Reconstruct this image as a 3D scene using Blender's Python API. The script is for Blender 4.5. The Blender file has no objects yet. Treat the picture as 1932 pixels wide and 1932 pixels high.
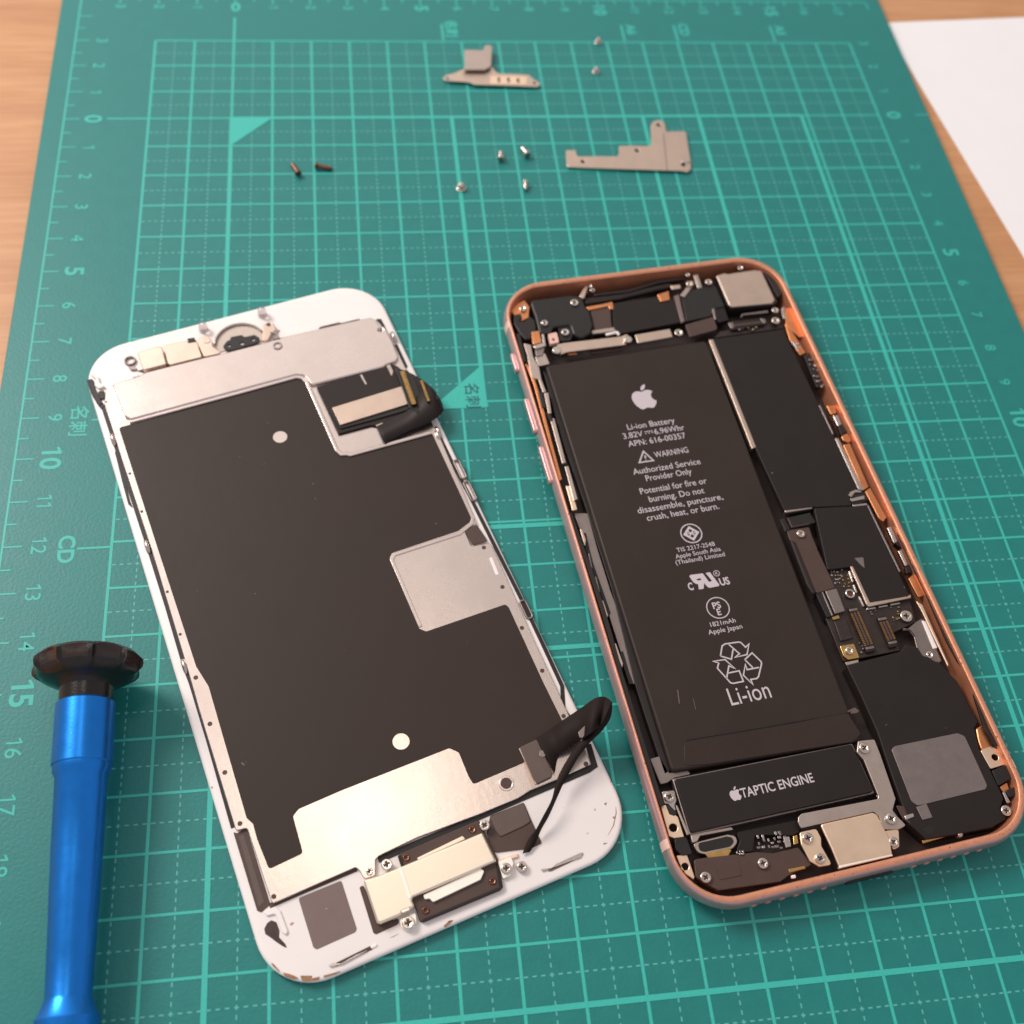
import bpy, bmesh, math, random
from mathutils import Vector, Matrix
random.seed(7)
SC = bpy.context.scene
COL = SC.collection
MM = 0.001
# ------------------------------------------------------------------ camera
CAM_R = ((0.9908272323691466, -0.10687516408843926, 0.08269882040726642),
         (-0.04987148191512644, -0.8579701253259866, -0.5112730183933516),
         (0.12559550504406333, 0.5024589170733547, -0.8554301875451615))
CAM_P = (29.94227393, -229.49993429, 190.15874236)      # mm
CAM_F = 2074.5743                                          # for a 1932 wide picture
cam = bpy.data.cameras.new('camera')
cam.sensor_width = 36.0
cam.lens = 36.0 * CAM_F / 1932.0
cam.clip_start = 0.01
cam.clip_end = 20.0
cam.dof.use_dof = True
cam.dof.focus_distance = 0.197
cam.dof.aperture_fstop = 17.5
cam_o = bpy.data.objects.new('camera', cam)
COL.objects.link(cam_o)
r0, r1, r2 = [Vector(r) for r in CAM_R]
mw = Matrix(((r0.x, -r1.x, -r2.x, CAM_P[0] * MM),
             (r0.y, -r1.y, -r2.y, CAM_P[1] * MM),
             (r0.z, -r1.z, -r2.z, CAM_P[2] * MM),
             (0, 0, 0, 1)))
cam_o.matrix_world = mw
SC.camera = cam_o
SC.view_settings.view_transform = 'Standard'
SC.view_settings.look = 'None'
SC.view_settings.exposure = 0.20
SC.view_settings.gamma = 1.0
SC.view_settings.use_curve_mapping = False
# ------------------------------------------------------------------ room light
world = bpy.data.worlds.new('World')
SC.world = world
world.use_nodes = True
nt = world.node_tree
nt.nodes.clear()
wo = nt.nodes.new('ShaderNodeOutputWorld')
bg = nt.nodes.new('ShaderNodeBackground')
bg.inputs['Strength'].default_value = 0.92
tc = nt.nodes.new('ShaderNodeTexCoord')
dt = nt.nodes.new('ShaderNodeVectorMath'); dt.operation = 'DOT_PRODUCT'
dt.inputs[1].default_value = (-0.25, 0.80, 0.50)
rp = nt.nodes.new('ShaderNodeValToRGB')
WARM = (1.0, 0.925, 0.895)
stops = [(0.0, 0.52), (0.40, 0.42), (0.70, 0.46), (0.83, 0.66), (0.95, 1.18)]
for i, (p_, v_) in enumerate(stops):
    el_ = rp.color_ramp.elements[i] if i < 2 else rp.color_ramp.elements.new(p_)
    el_.position = p_
    el_.color = tuple(v_ * w_ for w_ in (WARM if i else (0.97, 0.92, 1.0))) + (1,)
nt.links.new(tc.outputs['Generated'], dt.inputs[0])
nt.links.new(dt.outputs['Value'], rp.inputs['Fac'])
nt.links.new(rp.outputs['Color'], bg.inputs['Color'])
nt.links.new(bg.outputs['Background'], wo.inputs['Surface'])


def lamp(name, loc, target, size, power, color):
    l = bpy.data.lights.new(name, 'AREA')
    l.shape = 'DISK'
    l.size = size
    l.energy = power
    l.color = color
    o = bpy.data.objects.new(name, l)
    COL.objects.link(o)
    o.location = loc
    o.rotation_euler = (Vector(target) - Vector(loc)).to_track_quat('-Z', 'Y').to_euler()
    return o


lamp('ceiling_lamp', (0.0, 0.09, 0.95), (0.05, -0.11, 0), 0.20, 0.36, (1.0, 0.87, 0.72))
lamp('desk_lamp', (-0.50, 0.32, 0.62), (0.05, -0.11, 0), 0.36, 6.2, (1.0, 0.93, 0.89))


# ------------------------------------------------------------------ materials
def S(r, g, b):
    def f(c):
        c /= 255.0
        return c / 12.92 if c <= 0.04045 else ((c + 0.055) / 1.055) ** 2.4
    return (f(r), f(g), f(b))


MATS = {}


def mat(name, col, rough=0.5, metal=0.0, var=0.10, scale=350.0, bump=0.0, spec=0.5, trans=0.0,
        stretch=None, rvar=0.08, speck=None, speck_scale=900.0, speck_at=0.68, coat=0.0):
    m = bpy.data.materials.new(name)
    m.use_nodes = True
    t = m.node_tree
    b = t.nodes['Principled BSDF']
    b.inputs['Roughness'].default_value = rough
    b.inputs['Metallic'].default_value = metal
    b.inputs['Specular IOR Level'].default_value = spec
    b.inputs['Transmission Weight'].default_value = trans
    b.inputs['Coat Weight'].default_value = coat
    co = t.nodes.new('ShaderNodeTexCoord')
    mp = t.nodes.new('ShaderNodeMapping')
    if stretch:
        mp.inputs['Scale'].default_value = stretch
    t.links.new(co.outputs['Object'], mp.inputs['Vector'])
    n = t.nodes.new('ShaderNodeTexNoise')
    n.inputs['Scale'].default_value = scale
    n.inputs['Detail'].default_value = 5.0
    n.inputs['Roughness'].default_value = 0.6
    t.links.new(mp.outputs['Vector'], n.inputs['Vector'])
    cr = t.nodes.new('ShaderNodeValToRGB')
    cr.color_ramp.elements[0].position = 0.25
    cr.color_ramp.elements[1].position = 0.75
    cr.color_ramp.elements[0].color = tuple(max(0, c * (1 - var)) for c in col) + (1,)
    cr.color_ramp.elements[1].color = tuple(min(1, c * (1 + var)) for c in col) + (1,)
    t.links.new(n.outputs['Fac'], cr.inputs['Fac'])
    last = cr.outputs['Color']
    if speck:
        n2 = t.nodes.new('ShaderNodeTexNoise')
        n2.inputs['Scale'].default_value = speck_scale
        n2.inputs['Detail'].default_value = 2.0
        t.links.new(co.outputs['Object'], n2.inputs['Vector'])
        c2 = t.nodes.new('ShaderNodeValToRGB')
        c2.color_ramp.elements[0].position = speck_at
        c2.color_ramp.elements[1].position = speck_at + 0.03
        t.links.new(n2.outputs['Fac'], c2.inputs['Fac'])
        mx = t.nodes.new('ShaderNodeMix')
        mx.data_type = 'RGBA'
        mx.inputs['B'].default_value = tuple(speck) + (1,)
        t.links.new(c2.outputs['Color'], mx.inputs['Factor'])
        t.links.new(last, mx.inputs['A'])
        last = mx.outputs['Result']
    t.links.new(last, b.inputs['Base Color'])
    mr = t.nodes.new('ShaderNodeMapRange')
    mr.inputs['To Min'].default_value = max(0.02, rough - rvar)
    mr.inputs['To Max'].default_value = min(1.0, rough + rvar)
    t.links.new(n.outputs['Fac'], mr.inputs['Value'])
    t.links.new(mr.outputs['Result'], b.inputs['Roughness'])
    if bump:
        n3 = t.nodes.new('ShaderNodeTexNoise')
        n3.inputs['Scale'].default_value = scale * 6
        n3.inputs['Detail'].default_value = 3.0
        t.links.new(mp.outputs['Vector'], n3.inputs['Vector'])
        bp = t.nodes.new('ShaderNodeBump')
        bp.inputs['Strength'].default_value = bump
        bp.inputs['Distance'].default_value = 0.0001
        t.links.new(n3.outputs['Fac'], bp.inputs['Height'])
        t.links.new(bp.outputs['Normal'], b.inputs['Normal'])
    MATS[name] = m
    return m


mat('mat_green', S(18, 120, 115), 0.46, var=0.06, scale=260, bump=0.45, spec=0.48)
mat('mat_print', S(54, 180, 166), 0.5, var=0.10, scale=2600, rvar=0.05)
mat('mat_dash', S(88, 172, 164), 0.5, var=0.10, scale=2600, rvar=0.05)
mat('mat_ink', S(22, 92, 90), 0.5, var=0.05)
mat('paper', S(238, 236, 236), 0.85, var=0.012, scale=120, spec=0.2)
mat('gold_side', S(208, 164, 162), 0.33, 0.7, var=0.05, scale=300, bump=0.08)
mat('gold_rim', S(214, 148, 116), 0.42, 0.5, var=0.10, scale=900, bump=0.5, speck=S(130, 76, 54), speck_scale=1700, speck_at=0.68)
mat('gold_inner', S(206, 134, 100), 0.45, 0.6, var=0.12, scale=260)
mat('cavity', S(46, 34, 30), 0.6, var=0.25, scale=260)
mat('antenna', S(226, 184, 170), 0.5, var=0.04)
mat('battery_film', S(46, 35, 30), 0.5, var=0.12, scale=60, bump=0.5, spec=0.30, rvar=0.14)
mat('battery_tape', S(48, 36, 31), 0.40, var=0.15, scale=90, bump=0.6, spec=0.32)
mat('black_film', S(33, 26, 23), 0.48, var=0.12, scale=160, spec=0.3, speck=S(120, 104, 100), speck_scale=700, speck_at=0.775, rvar=0.14)
mat('black_plastic', S(26, 22, 20), 0.42, var=0.15, scale=400, bump=0.1)
mat('rubber', S(24, 18, 17), 0.5, var=0.2, scale=500)
mat('brown_flex', S(74, 54, 48), 0.42, var=0.10, scale=300)
mat('pcb', S(44, 32, 27), 0.4, var=0.3, scale=900)
mat('steel', S(206, 196, 190), 0.27, 1.0, var=0.06, scale=500, bump=0.06)
mat('steel_matte', S(196, 180, 170), 0.42, 1.0, var=0.05, scale=380, bump=0.12)
mat('grey_metal', S(150, 138, 134), 0.45, 1.0, var=0.05, scale=500, bump=0.15)
mat('beige_metal', S(212, 190, 174), 0.42, 1.0, var=0.05, scale=300, bump=0.1)
mat('peach_metal', S(255, 222, 194), 0.40, 1.0, var=0.05, scale=260, bump=0.08)
mat('copper', S(226, 152, 104), 0.40, 1.0, var=0.12, scale=350)
mat('gold', S(212, 172, 108), 0.28, 1.0, var=0.10, scale=900)
mat('gold_dull', S(172, 128, 84), 0.35, 0.9, var=0.15, scale=900)
mat('screw_metal', S(214, 202, 192), 0.20, 1.0, var=0.08, scale=900)
mat('screw_dark', S(132, 92, 76), 0.30, 1.0, var=0.15, scale=900)
mat('slot_dark', S(92, 74, 66), 0.4, 0.8, var=0.1)
mat('print_white', S(196, 184, 188), 0.6, var=0.03)
mat('panel_white', S(240, 232, 228), 0.42, var=0.015, scale=120, spec=0.5, speck=S(176, 140, 118), speck_scale=420, speck_at=0.735)
mat('panel_beige', S(206, 190, 176), 0.5, var=0.06, scale=700)
mat('plate_metal', S(226, 211, 204), 0.27, 1.0, var=0.025, scale=160, bump=0.10, rvar=0.04)
mat('backlight_film', S(46, 33, 27), 0.5, var=0.08, scale=60, bump=0.2, spec=0.34, speck=S(120, 100, 92), speck_scale=520, speck_at=0.775, rvar=0.16)
mat('display_flex', S(40, 32, 29), 0.56, var=0.12, scale=220, spec=0.3)
mat('ribbon_black', S(38, 29, 26), 0.72, var=0.1, scale=250, spec=0.18)
mat('pad_brown', S(92, 76, 70), 0.6, var=0.10, scale=400)
mat('window_grey', S(118, 98, 94), 0.45, var=0.06, scale=300, speck=S(170, 150, 144), speck_scale=800, speck_at=0.74)
mat('recess', S(74, 54, 47), 0.5, var=0.12, scale=300)
mat('dirt', S(150, 112, 82), 0.8, var=0.35, scale=1500)
mat('melted', S(62, 42, 40), 0.35, var=0.4, scale=900, bump=0.6)
mat('clear', S(236, 226, 226), 0.12, 0.0, var=0.03, trans=0.75)
mat('cream_plate', S(252, 238, 218), 0.40, 1.0, var=0.02, scale=200, bump=0.05)
mat('bright_plate', S(255, 248, 236), 0.5, 0.6, var=0.02)
mat('blue_anodised', S(34, 128, 222), 0.31, 0.85, var=0.05, scale=420, bump=0.10, stretch=(1, 1, 1))
mat('cap_black', S(20, 14, 12), 0.25, var=0.25, scale=500, bump=0.25)
mat('cap_worn', S(44, 32, 28), 0.28, var=0.35, scale=800, bump=0.3)

# wood
m = bpy.data.materials.new('wood')
m.use_nodes = True
t = m.node_tree
b = t.nodes['Principled BSDF']
b.inputs['Roughness'].default_value = 0.45
co = t.nodes.new('ShaderNodeTexCoord')
mp = t.nodes.new('ShaderNodeMapping'); mp.inputs['Scale'].default_value = (1.2, 14.0, 1.0)
mp.inputs['Rotation'].default_value = (0, 0, math.radians(-4))
n1 = t.nodes.new('ShaderNodeTexNoise'); n1.inputs['Scale'].default_value = 9.0; n1.inputs['Detail'].default_value = 8.0
n1.inputs['Distortion'].default_value = 0.6
n2 = t.nodes.new('ShaderNodeTexNoise'); n2.inputs['Scale'].default_value = 60.0; n2.inputs['Detail'].default_value = 6.0
cr = t.nodes.new('ShaderNodeValToRGB')
for i, (p, c) in enumerate([(0.30, S(186, 132, 88)), (0.46, S(196, 141, 96)), (0.60, S(203, 150, 105)), (0.75, S(190, 136, 91))]):
    el = cr.color_ramp.elements[i] if i < 2 else cr.color_ramp.elements.new(p)
    el.position = p
    el.color = c + (1,)
cr2 = t.nodes.new('ShaderNodeValToRGB')
cr2.color_ramp.elements[0].position = 0.34; cr2.color_ramp.elements[0].color = (0.86, 0.80, 0.76, 1)
cr2.color_ramp.elements[1].position = 0.58; cr2.color_ramp.elements[1].color = (1, 1, 1, 1)
mx = t.nodes.new('ShaderNodeMix'); mx.data_type = 'RGBA'; mx.blend_type = 'MULTIPLY'; mx.inputs['Factor'].default_value = 0.7
for nn in (n1, n2):
    t.links.new(mp.outputs['Vector'], nn.inputs['Vector'])
t.links.new(co.outputs['Object'], mp.inputs['Vector'])
t.links.new(n1.outputs['Fac'], cr.inputs['Fac'])
t.links.new(n2.outputs['Fac'], cr2.inputs['Fac'])
t.links.new(cr.outputs['Color'], mx.inputs['A'])
t.links.new(cr2.outputs['Color'], mx.inputs['B'])
t.links.new(mx.outputs['Result'], b.inputs['Base Color'])
MATS['wood'] = m


# ------------------------------------------------------------------ measuring: picture point + height -> place on the desk (mm)
def un(v, z):
    a, c = (v[0] - 966) / CAM_F, (v[1] - 966) / CAM_F
    d = r0 * a + r1 * c + r2
    k = (z - CAM_P[2]) / d.z
    return (CAM_P[0] + d.x * k, CAM_P[1] + d.y * k)


def crop(ox, oy, size=632.0):
    k = size / 1932.0 * 0.509494
    return lambda *p: [(ox * 0.509494 + a * k, oy * 0.509494 + c * k) for a, c in p]


def big(i, j):
    return lambda *p: [(644.0 * i + a / 3.0, 644.0 * j + c / 3.0) for a, c in p]


B00, B10, B20 = big(0, 0), big(1, 0), big(2, 0)
B01, B11, B21 = big(0, 1), big(1, 1), big(2, 1)
B02, B12, B22 = big(0, 2), big(1, 2), big(2, 2)
PA, PB, PC, PD = crop(1840, 940), crop(2440, 900), crop(2800, 1500), crop(2880, 2000)
PE, PF, PG, PH = crop(3160, 2500), crop(2400, 2800), crop(3000, 2780), crop(2000, 1900)
DA, DB, DC, DD = crop(300, 1060), crop(900, 1060), crop(1100, 1260), crop(1260, 3000)
DE, DF = crop(1760, 2520), crop(860, 3060)
TA, TB = crop(1600, 100), crop(2000, 380)
X1, X2, X3 = crop(2200, 1340), crop(2400, 1900, 500), crop(2550, 2340, 400)


class Frame:
    def __init__(s, x, y, deg):
        s.x, s.y, s.a = x, y, math.radians(deg)
        s.c, s.s = math.cos(s.a), math.sin(s.a)

    def loc(s, v, z):
        x, y = un(v, z)
        x -= s.x
        y -= s.y
        return (x * s.c + y * s.s, -x * s.s + y * s.c)

    def locs(s, vs, z):
        return [s.loc(v, z) for v in vs]


# ------------------------------------------------------------------ mesh helpers (all sizes in mm, meshes in metres)
def area(p):
    return sum(p[i - 1][0] * p[i][1] - p[i][0] * p[i - 1][1] for i in range(len(p))) / 2


def rnd(p, r, n=4):
    if r <= 0:
        return list(p)
    out = []
    N = len(p)
    for i in range(N):
        a, b, c = Vector(p[i - 1]), Vector(p[i]), Vector(p[(i + 1) % N])
        u, w = a - b, c - b
        lu, lw = u.length, w.length
        if lu < 1e-6 or lw < 1e-6:
            continue
        u /= lu
        w /= lw
        d = max(-1, min(1, u.dot(w)))
        ang = math.acos(d)
        if ang > math.radians(168):
            out.append(tuple(b))
            continue
        tlen = min(r / math.tan(ang / 2), lu * 0.45, lw * 0.45)
        p0, p1 = b + u * tlen, b + w * tlen
        for k in range(n + 1):
            s = k / n
            q = p0 * (1 - s) ** 2 + b * (2 * s * (1 - s)) + p1 * s ** 2
            out.append((q.x, q.y))
    return out


def rect(p):
    """four traced corners (any order round) -> axis aligned rectangle in the thing's own frame"""
    us = sorted(q[0] for q in p)
    vs = sorted(q[1] for q in p)
    a, b = (us[0] + us[1]) / 2, (us[2] + us[3]) / 2
    c, d = (vs[0] + vs[1]) / 2, (vs[2] + vs[3]) / 2
    return [(a, c), (b, c), (b, d), (a, d)]


def circ(x, y, r, n=24, ry=None, rot=0.0):
    ry = ry or r
    cr_, sr_ = math.cos(rot), math.sin(rot)
    out = []
    for k in range(n):
        a, b = r * math.cos(2 * math.pi * k / n), ry * math.sin(2 * math.pi * k / n)
        out.append((x + a * cr_ - b * sr_, y + a * sr_ + b * cr_))
    return out


def slab_mesh(polys, z0, z1, bevel=0.0):
    """outlines (holes allowed) extruded from z0 to z1 with a rounded edge"""
    cu = bpy.data.curves.new('tmp', 'CURVE')
    cu.dimensions = '2D'
    cu.fill_mode = 'BOTH'
    h = (z1 - z0) / 2
    bv = min(bevel, h * 0.9)
    cu.extrude = (h - bv) * MM
    cu.bevel_depth = bv * MM
    cu.offset = -bv * MM
    cu.bevel_resolution = 1
    for p in polys:
        sp = cu.splines.new('POLY')
        sp.points.add(len(p) - 1)
        for k, q in enumerate(p):
            sp.points[k].co = (q[0] * MM, q[1] * MM, 0, 1)
        sp.use_cyclic_u = True
    o = bpy.data.objects.new('tmp', cu)
    me = bpy.data.meshes.new_from_object(o)
    bpy.data.objects.remove(o)
    bpy.data.curves.remove(cu)
    me.transform(Matrix.Translation((0, 0, (z0 + z1) / 2 * MM)))
    return me


def obj(name, me, m, parent=None, smooth=False):
    me.name = name
    idx = [p.material_index for p in me.polygons]
    me.materials.clear()
    for x in (m if isinstance(m, (list, tuple)) else [m]):
        me.materials.append(MATS[x] if isinstance(x, str) else x)
    if isinstance(m, (list, tuple)):
        me.polygons.foreach_set('material_index', idx)
    if smooth:
        for p in me.polygons:
            p.use_smooth = True
    o = bpy.data.objects.new(name, me)
    COL.objects.link(o)
    if parent:
        o.parent = parent
    return o


def join(meshes):
    """several meshes (mesh, material index) as one"""
    bm = bmesh.new()
    for me, mi in meshes:
        k = len(bm.faces)
        bm.from_mesh(me)
        bm.faces.ensure_lookup_table()
        for f in bm.faces[k:]:
            f.material_index = mi
        bpy.data.meshes.remove(me)
    out = bpy.data.meshes.new('joined')
    bm.to_mesh(out)
    bm.free()
    return out


def raw(verts, faces):
    me = bpy.data.meshes.new('raw')
    me.from_pydata([tuple(c * MM for c in v) for v in verts], [], faces)
    me.update()
    return me


def tri_fill(loops, z):
    """flat filled sheet from outlines"""
    me = slab_mesh(loops, -0.5, 0.5)
    bm = bmesh.new()
    bm.from_mesh(me)
    kill = [f for f in bm.faces if f.normal.z < 0.5]
    bmesh.ops.delete(bm, geom=kill, context='FACES')
    for v in bm.verts:
        v.co.z = z * MM
    bm.to_mesh(me)
    bm.free()
    return me


def stroke(pts, w, closed=False):
    """a line of width w with mitred corners, as one outline per segment run -> verts, faces"""
    P = [Vector(p) for p in pts]
    N = len(P)
    V, F = [], []
    for i in range(N):
        if closed:
            a, c = P[i - 1], P[(i + 1) % N]
        else:
            a, c = P[max(i - 1, 0)], P[min(i + 1, N - 1)]
        d0 = (P[i] - a)
        d1 = (c - P[i])
        d0 = d0.normalized() if d0.length > 1e-9 else d1.normalized()
        d1 = d1.normalized() if d1.length > 1e-9 else d0
        n0, n1_ = Vector((-d0.y, d0.x)), Vector((-d1.y, d1.x))
        n = n0 + n1_
        if n.length < 1e-6:
            n = n0
        n.normalize()
        k = 1.0 / max(0.45, n.dot(n0))
        V.append(P[i] + n * (w / 2 * k))
        V.append(P[i] - n * (w / 2 * k))
    for i in range(N if closed else N - 1):
        j = (i + 1) % N
        F.append((2 * i, 2 * i + 1, 2 * j + 1, 2 * j))
    return V, F


def stroke_mesh(pts, w, z, closed=False):
    V, F = stroke(pts, w, closed)
    me = raw([(v.x, v.y, z) for v in V], F)
    bm = bmesh.new(); bm.from_mesh(me)
    bmesh.ops.recalc_face_normals(bm, faces=bm.faces)
    for f in bm.faces:
        if f.normal.z < 0:
            f.normal_flip()
    bm.to_mesh(me); bm.free()
    return me


def text_mesh(body, bold=0.0):
    cu = bpy.data.curves.new('tmp', 'FONT')
    cu.body = body
    cu.size = 1.0
    cu.offset = bold
    cu.resolution_u = 3
    o = bpy.data.objects.new('tmp', cu)
    me = bpy.data.meshes.new_from_object(o)
    bpy.data.objects.remove(o)
    bpy.data.curves.remove(cu)
    return me


CAP = None


def text_fit(body, u0, u1, v, cap, z, bold=0.0, ang=0.0, origin=None):
    """text from u0 to u1 on the baseline v, capital height cap (mm); optionally turned about origin"""
    global CAP
    if CAP is None:
        h = text_mesh('H')
        CAP = max(q.co.y for q in h.vertices) - min(q.co.y for q in h.vertices)
        bpy.data.meshes.remove(h)
    me = text_mesh(body, bold)
    xs = [q.co.x for q in me.vertices]
    x0, x1 = min(xs), max(xs)
    sy = cap / CAP
    sx = (u1 - u0) / (x1 - x0) if u1 is not None else sy
    M_ = Matrix.Translation((u0 * MM, v * MM, z * MM)) @ Matrix.Rotation(ang, 4, 'Z') @ \
        Matrix.Diagonal((sx * MM, sy * MM, 1, 1)) @ Matrix.Translation((-x0, 0, 0))
    me.transform(M_)
    return me


def lathe_mesh(prof, n=32):
    V, F = [], []
    for r, z in prof:
        for k in range(n):
            a = 2 * math.pi * k / n
            V.append((r * math.cos(a), r * math.sin(a), z))
    for i in range(len(prof) - 1):
        for k in range(n):
            l = (k + 1) % n
            F.append((i * n + k, i * n + l, (i + 1) * n + l, (i + 1) * n + k))
    F.append(tuple(range(n))[::-1])
    F.append(tuple((len(prof) - 1) * n + k for k in range(n)))
    return raw(V, F)


def tube_mesh(pts, r, n=8):
    cu = bpy.data.curves.new('tmp', 'CURVE')
    cu.dimensions = '3D'
    cu.bevel_depth = r * MM
    cu.bevel_resolution = 2
    cu.use_fill_caps = True
    sp = cu.splines.new('POLY')
    sp.points.add(len(pts) - 1)
    for k, q in enumerate(pts):
        sp.points[k].co = (q[0] * MM, q[1] * MM, q[2] * MM, 1)
    o = bpy.data.objects.new('tmp', cu)
    me = bpy.data.meshes.new_from_object(o)
    bpy.data.objects.remove(o)
    bpy.data.curves.remove(cu)
    return me


def empty(name, x, y, deg, label, cat, group=None):
    o = bpy.data.objects.new(name, None)
    o.empty_display_size = 0.01
    COL.objects.link(o)
    o.location = (x * MM, y * MM, 0)
    o.rotation_euler = (0, 0, math.radians(deg))
    tag(o, label, cat, group)
    return o


def tag(o, label, cat, group=None):
    o['label'] = label
    o['category'] = cat
    if group:
        o['group'] = group


def rring(hw, hh, r, inset, n=9):
    """rounded rectangle loop, squircle-like corners"""
    hw, hh, r = hw - inset, hh - inset, max(0.5, r - inset)
    out = []
    for cx, cy, a0 in ((hw - r, hh - r, 0), (-hw + r, hh - r, 90), (-hw + r, -hh + r, 180), (hw - r, -hh + r, 270)):
        for k in range(n + 1):
            a = math.radians(a0 + 90 * k / n)
            out.append((cx + r * math.cos(a), cy + r * math.sin(a)))
    return out


def loft(loops, cap0=True, cap1=True):
    n = len(loops[0])
    V = [v for lp in loops for v in lp]
    F = []
    for i in range(len(loops) - 1):
        for k in range(n):
            l = (k + 1) % n
            F.append((i * n + k, i * n + l, (i + 1) * n + l, (i + 1) * n + k))
    if cap0:
        F.append(tuple(range(n))[::-1])
    if cap1:
        F.append(tuple((len(loops) - 1) * n + k for k in range(n)))
    return raw(V, F)


def shade(o, angle=35):
    for p in o.data.polygons:
        p.use_smooth = True
    o.data.set_sharp_from_angle(angle=math.radians(angle))


# ================================================================== THE SETTING
TABLE_Z = -2.0
me = raw([(-700, -500, TABLE_Z), (800, -500, TABLE_Z), (800, 700, TABLE_Z), (-700, 700, TABLE_Z),
          (-700, -500, -30), (800, -500, -30), (800, 700, -30), (-700, 700, -30)],
         [(0, 1, 2, 3), (7, 6, 5, 4), (0, 4, 5, 1), (1, 5, 6, 2), (2, 6, 7, 3), (3, 7, 4, 0)])
tb = obj('tabletop', me, 'wood')
tb['kind'] = 'structure'

# sheet of paper on the table, right of the mat
c0 = Vector((184.0, 41.9)); ex = Vector((229.4 - 186.0, 44.93 - 42.03)).normalized()
ey = Vector((195.6 - 187.55, -47.54 - 23.14)).normalized()
corner = c0
pp = [corner, corner + ex * 297, corner + ex * 297 + ey * 210, corner + ey * 210]
pm = obj('paper_sheet', slab_mesh([[tuple(q) for q in pp]], TABLE_Z + 0.02, TABLE_Z + 0.14), 'paper')
tag(pm, 'blank white sheet of paper on the wooden table right of the green mat', 'paper')


# ================================================================== CUTTING MAT
cm = slab_mesh([rnd([(-45.1, -215), (184.3, -260), (184.3, 62), (-45.1, 62)], 8)], TABLE_Z + 0.03, 0.0, 0.25)
cm2 = slab_mesh([rnd([(-45.1, -262), (184.4, -262), (184.4, 63), (-45.1, 63)], 8, 6)], TABLE_Z + 0.03, 0.0, 0.25)
bpy.data.meshes.remove(cm)
cutting_mat = obj('cutting_mat', cm2, 'mat_green')
tag(cutting_mat, 'green cutting mat printed with a centimetre grid and rulers beneath the phone parts', 'cutting mat')


def line(pts, w, z, seg=12.0):
    """a printed line, cut into short pieces"""
    out = []
    for (x0, y0), (x1, y1) in zip(pts, pts[1:]):
        L = math.hypot(x1 - x0, y1 - y0)
        n = max(1, int(L / seg))
        for k in range(n):
            out.append((x0 + (x1 - x0) * k / n, y0 + (y1 - y0) * k / n))
    out.append(pts[-1])
    return stroke_mesh(out, w, z)


Z1, Z2, Z3, Z4, Z5 = 0.02, 0.032, 0.044, 0.056, 0.068
g = []
X0g, X1g, Y0g, Y1g = -20, 170, 30, -250
for X in range(-2, 18):
    g.append((line([(X * 10, Y0g), (X * 10, Y1g)], 0.55, Z2), 0))
for Y in range(-3, 26):
    g.append((line([(X0g, -Y * 10), (X1g, -Y * 10)], 0.48, Z3), 0))
# heavy lines: paper sizes
g.append((line([(0, 0), (0, Y1g)], 0.95, Z4), 0))
g.append((line([(55, 0), (55, -91)], 0.95, Z4), 0))
g.append((line([(105, 0), (105, -148)], 0.95, Z4), 0))
g.append((line([(120, 0), (120, -121)], 0.95, Z4), 0))
g.append((line([(148.3, 0), (148.3, -210)], 0.95, Z4), 0))
g.append((line([(0, 0), (148.3, 0)], 0.9, Z5), 0))
g.append((line([(0, -91), (55.6, -91)], 0.92, Z5), 0))
g.append((line([(0, -121.1), (120, -121.1)], 1.0, Z5), 0))
g.append((line([(0, -148), (148.3, -148)], 0.92, Z5), 0))
g.append((line([(0, -210), (148.3, -210)], 0.95, Z5), 0))
# extensions of the zero lines
g.append((line([(0, 30), (0, 39.7)], 0.62, Z2), 0))
g.append((line([(-30, 0), (-20, 0)], 0.5, Z3), 0))
obj('grid_lines', join(g), 'mat_print', cutting_mat)
# dashed half centimetre lines
V, F = [], []


def dash(x0, y0, x1, y1, w, z):
    dx, dy = x1 - x0, y1 - y0
    L = math.hypot(dx, dy)
    nx, ny = -dy / L * w / 2, dx / L * w / 2
    k = len(V)
    V.extend([(x0 + nx, y0 + ny, z), (x0 - nx, y0 - ny, z), (x1 - nx, y1 - ny, z), (x1 + nx, y1 + ny, z)])
    F.append((k, k + 1, k + 2, k + 3))


PITCH = 10.0 / 7
for Y in range(-3, 25):
    y = -(Y * 10 + 5)
    x = X0g + 0.36
    while x < X1g - 0.5:
        if abs((x + 0.36) / 10 - round((x + 0.36) / 10)) > 0.03:
            dash(x, y, x + 0.72, y, 0.26, Z1)
        x += PITCH
for X in range(-2, 17):
    x = X * 10 + 5
    y = Y0g - 0.36
    while y > Y1g + 0.5:
        dash(x, y, x, y - 0.72, 0.26, Z1 + 0.005)
        y -= PITCH
dm = raw(V, F)
bm = bmesh.new(); bm.from_mesh(dm)
for f in bm.faces:
    if f.normal.z < 0:
        f.normal_flip()
bm.to_mesh(dm); bm.free()
obj('dashed_lines', dm, 'mat_dash', cutting_mat)
# rulers
g = []
RX = -40.1
g.append((line([(RX, 47.0), (RX, -250)], 0.42, Z2), 0))
g.append((line([(RX, 48.6), (185 - 5, 48.6)], 0.42, Z2), 0))
for k in range(-8, 51):
    y = -5.0 * k
    L = 3.6 if k % 2 == 0 else 2.1
    g.append((line([(RX, y), (RX + L, y)], 0.34, Z3), 0))
for k in range(-8, 37):
    x = 5.0 * k
    L = 3.4 if k % 2 == 0 else 2.0
    g.append((line([(x, 48.6), (x, 48.6 - L)], 0.34, Z3), 0))


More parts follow.
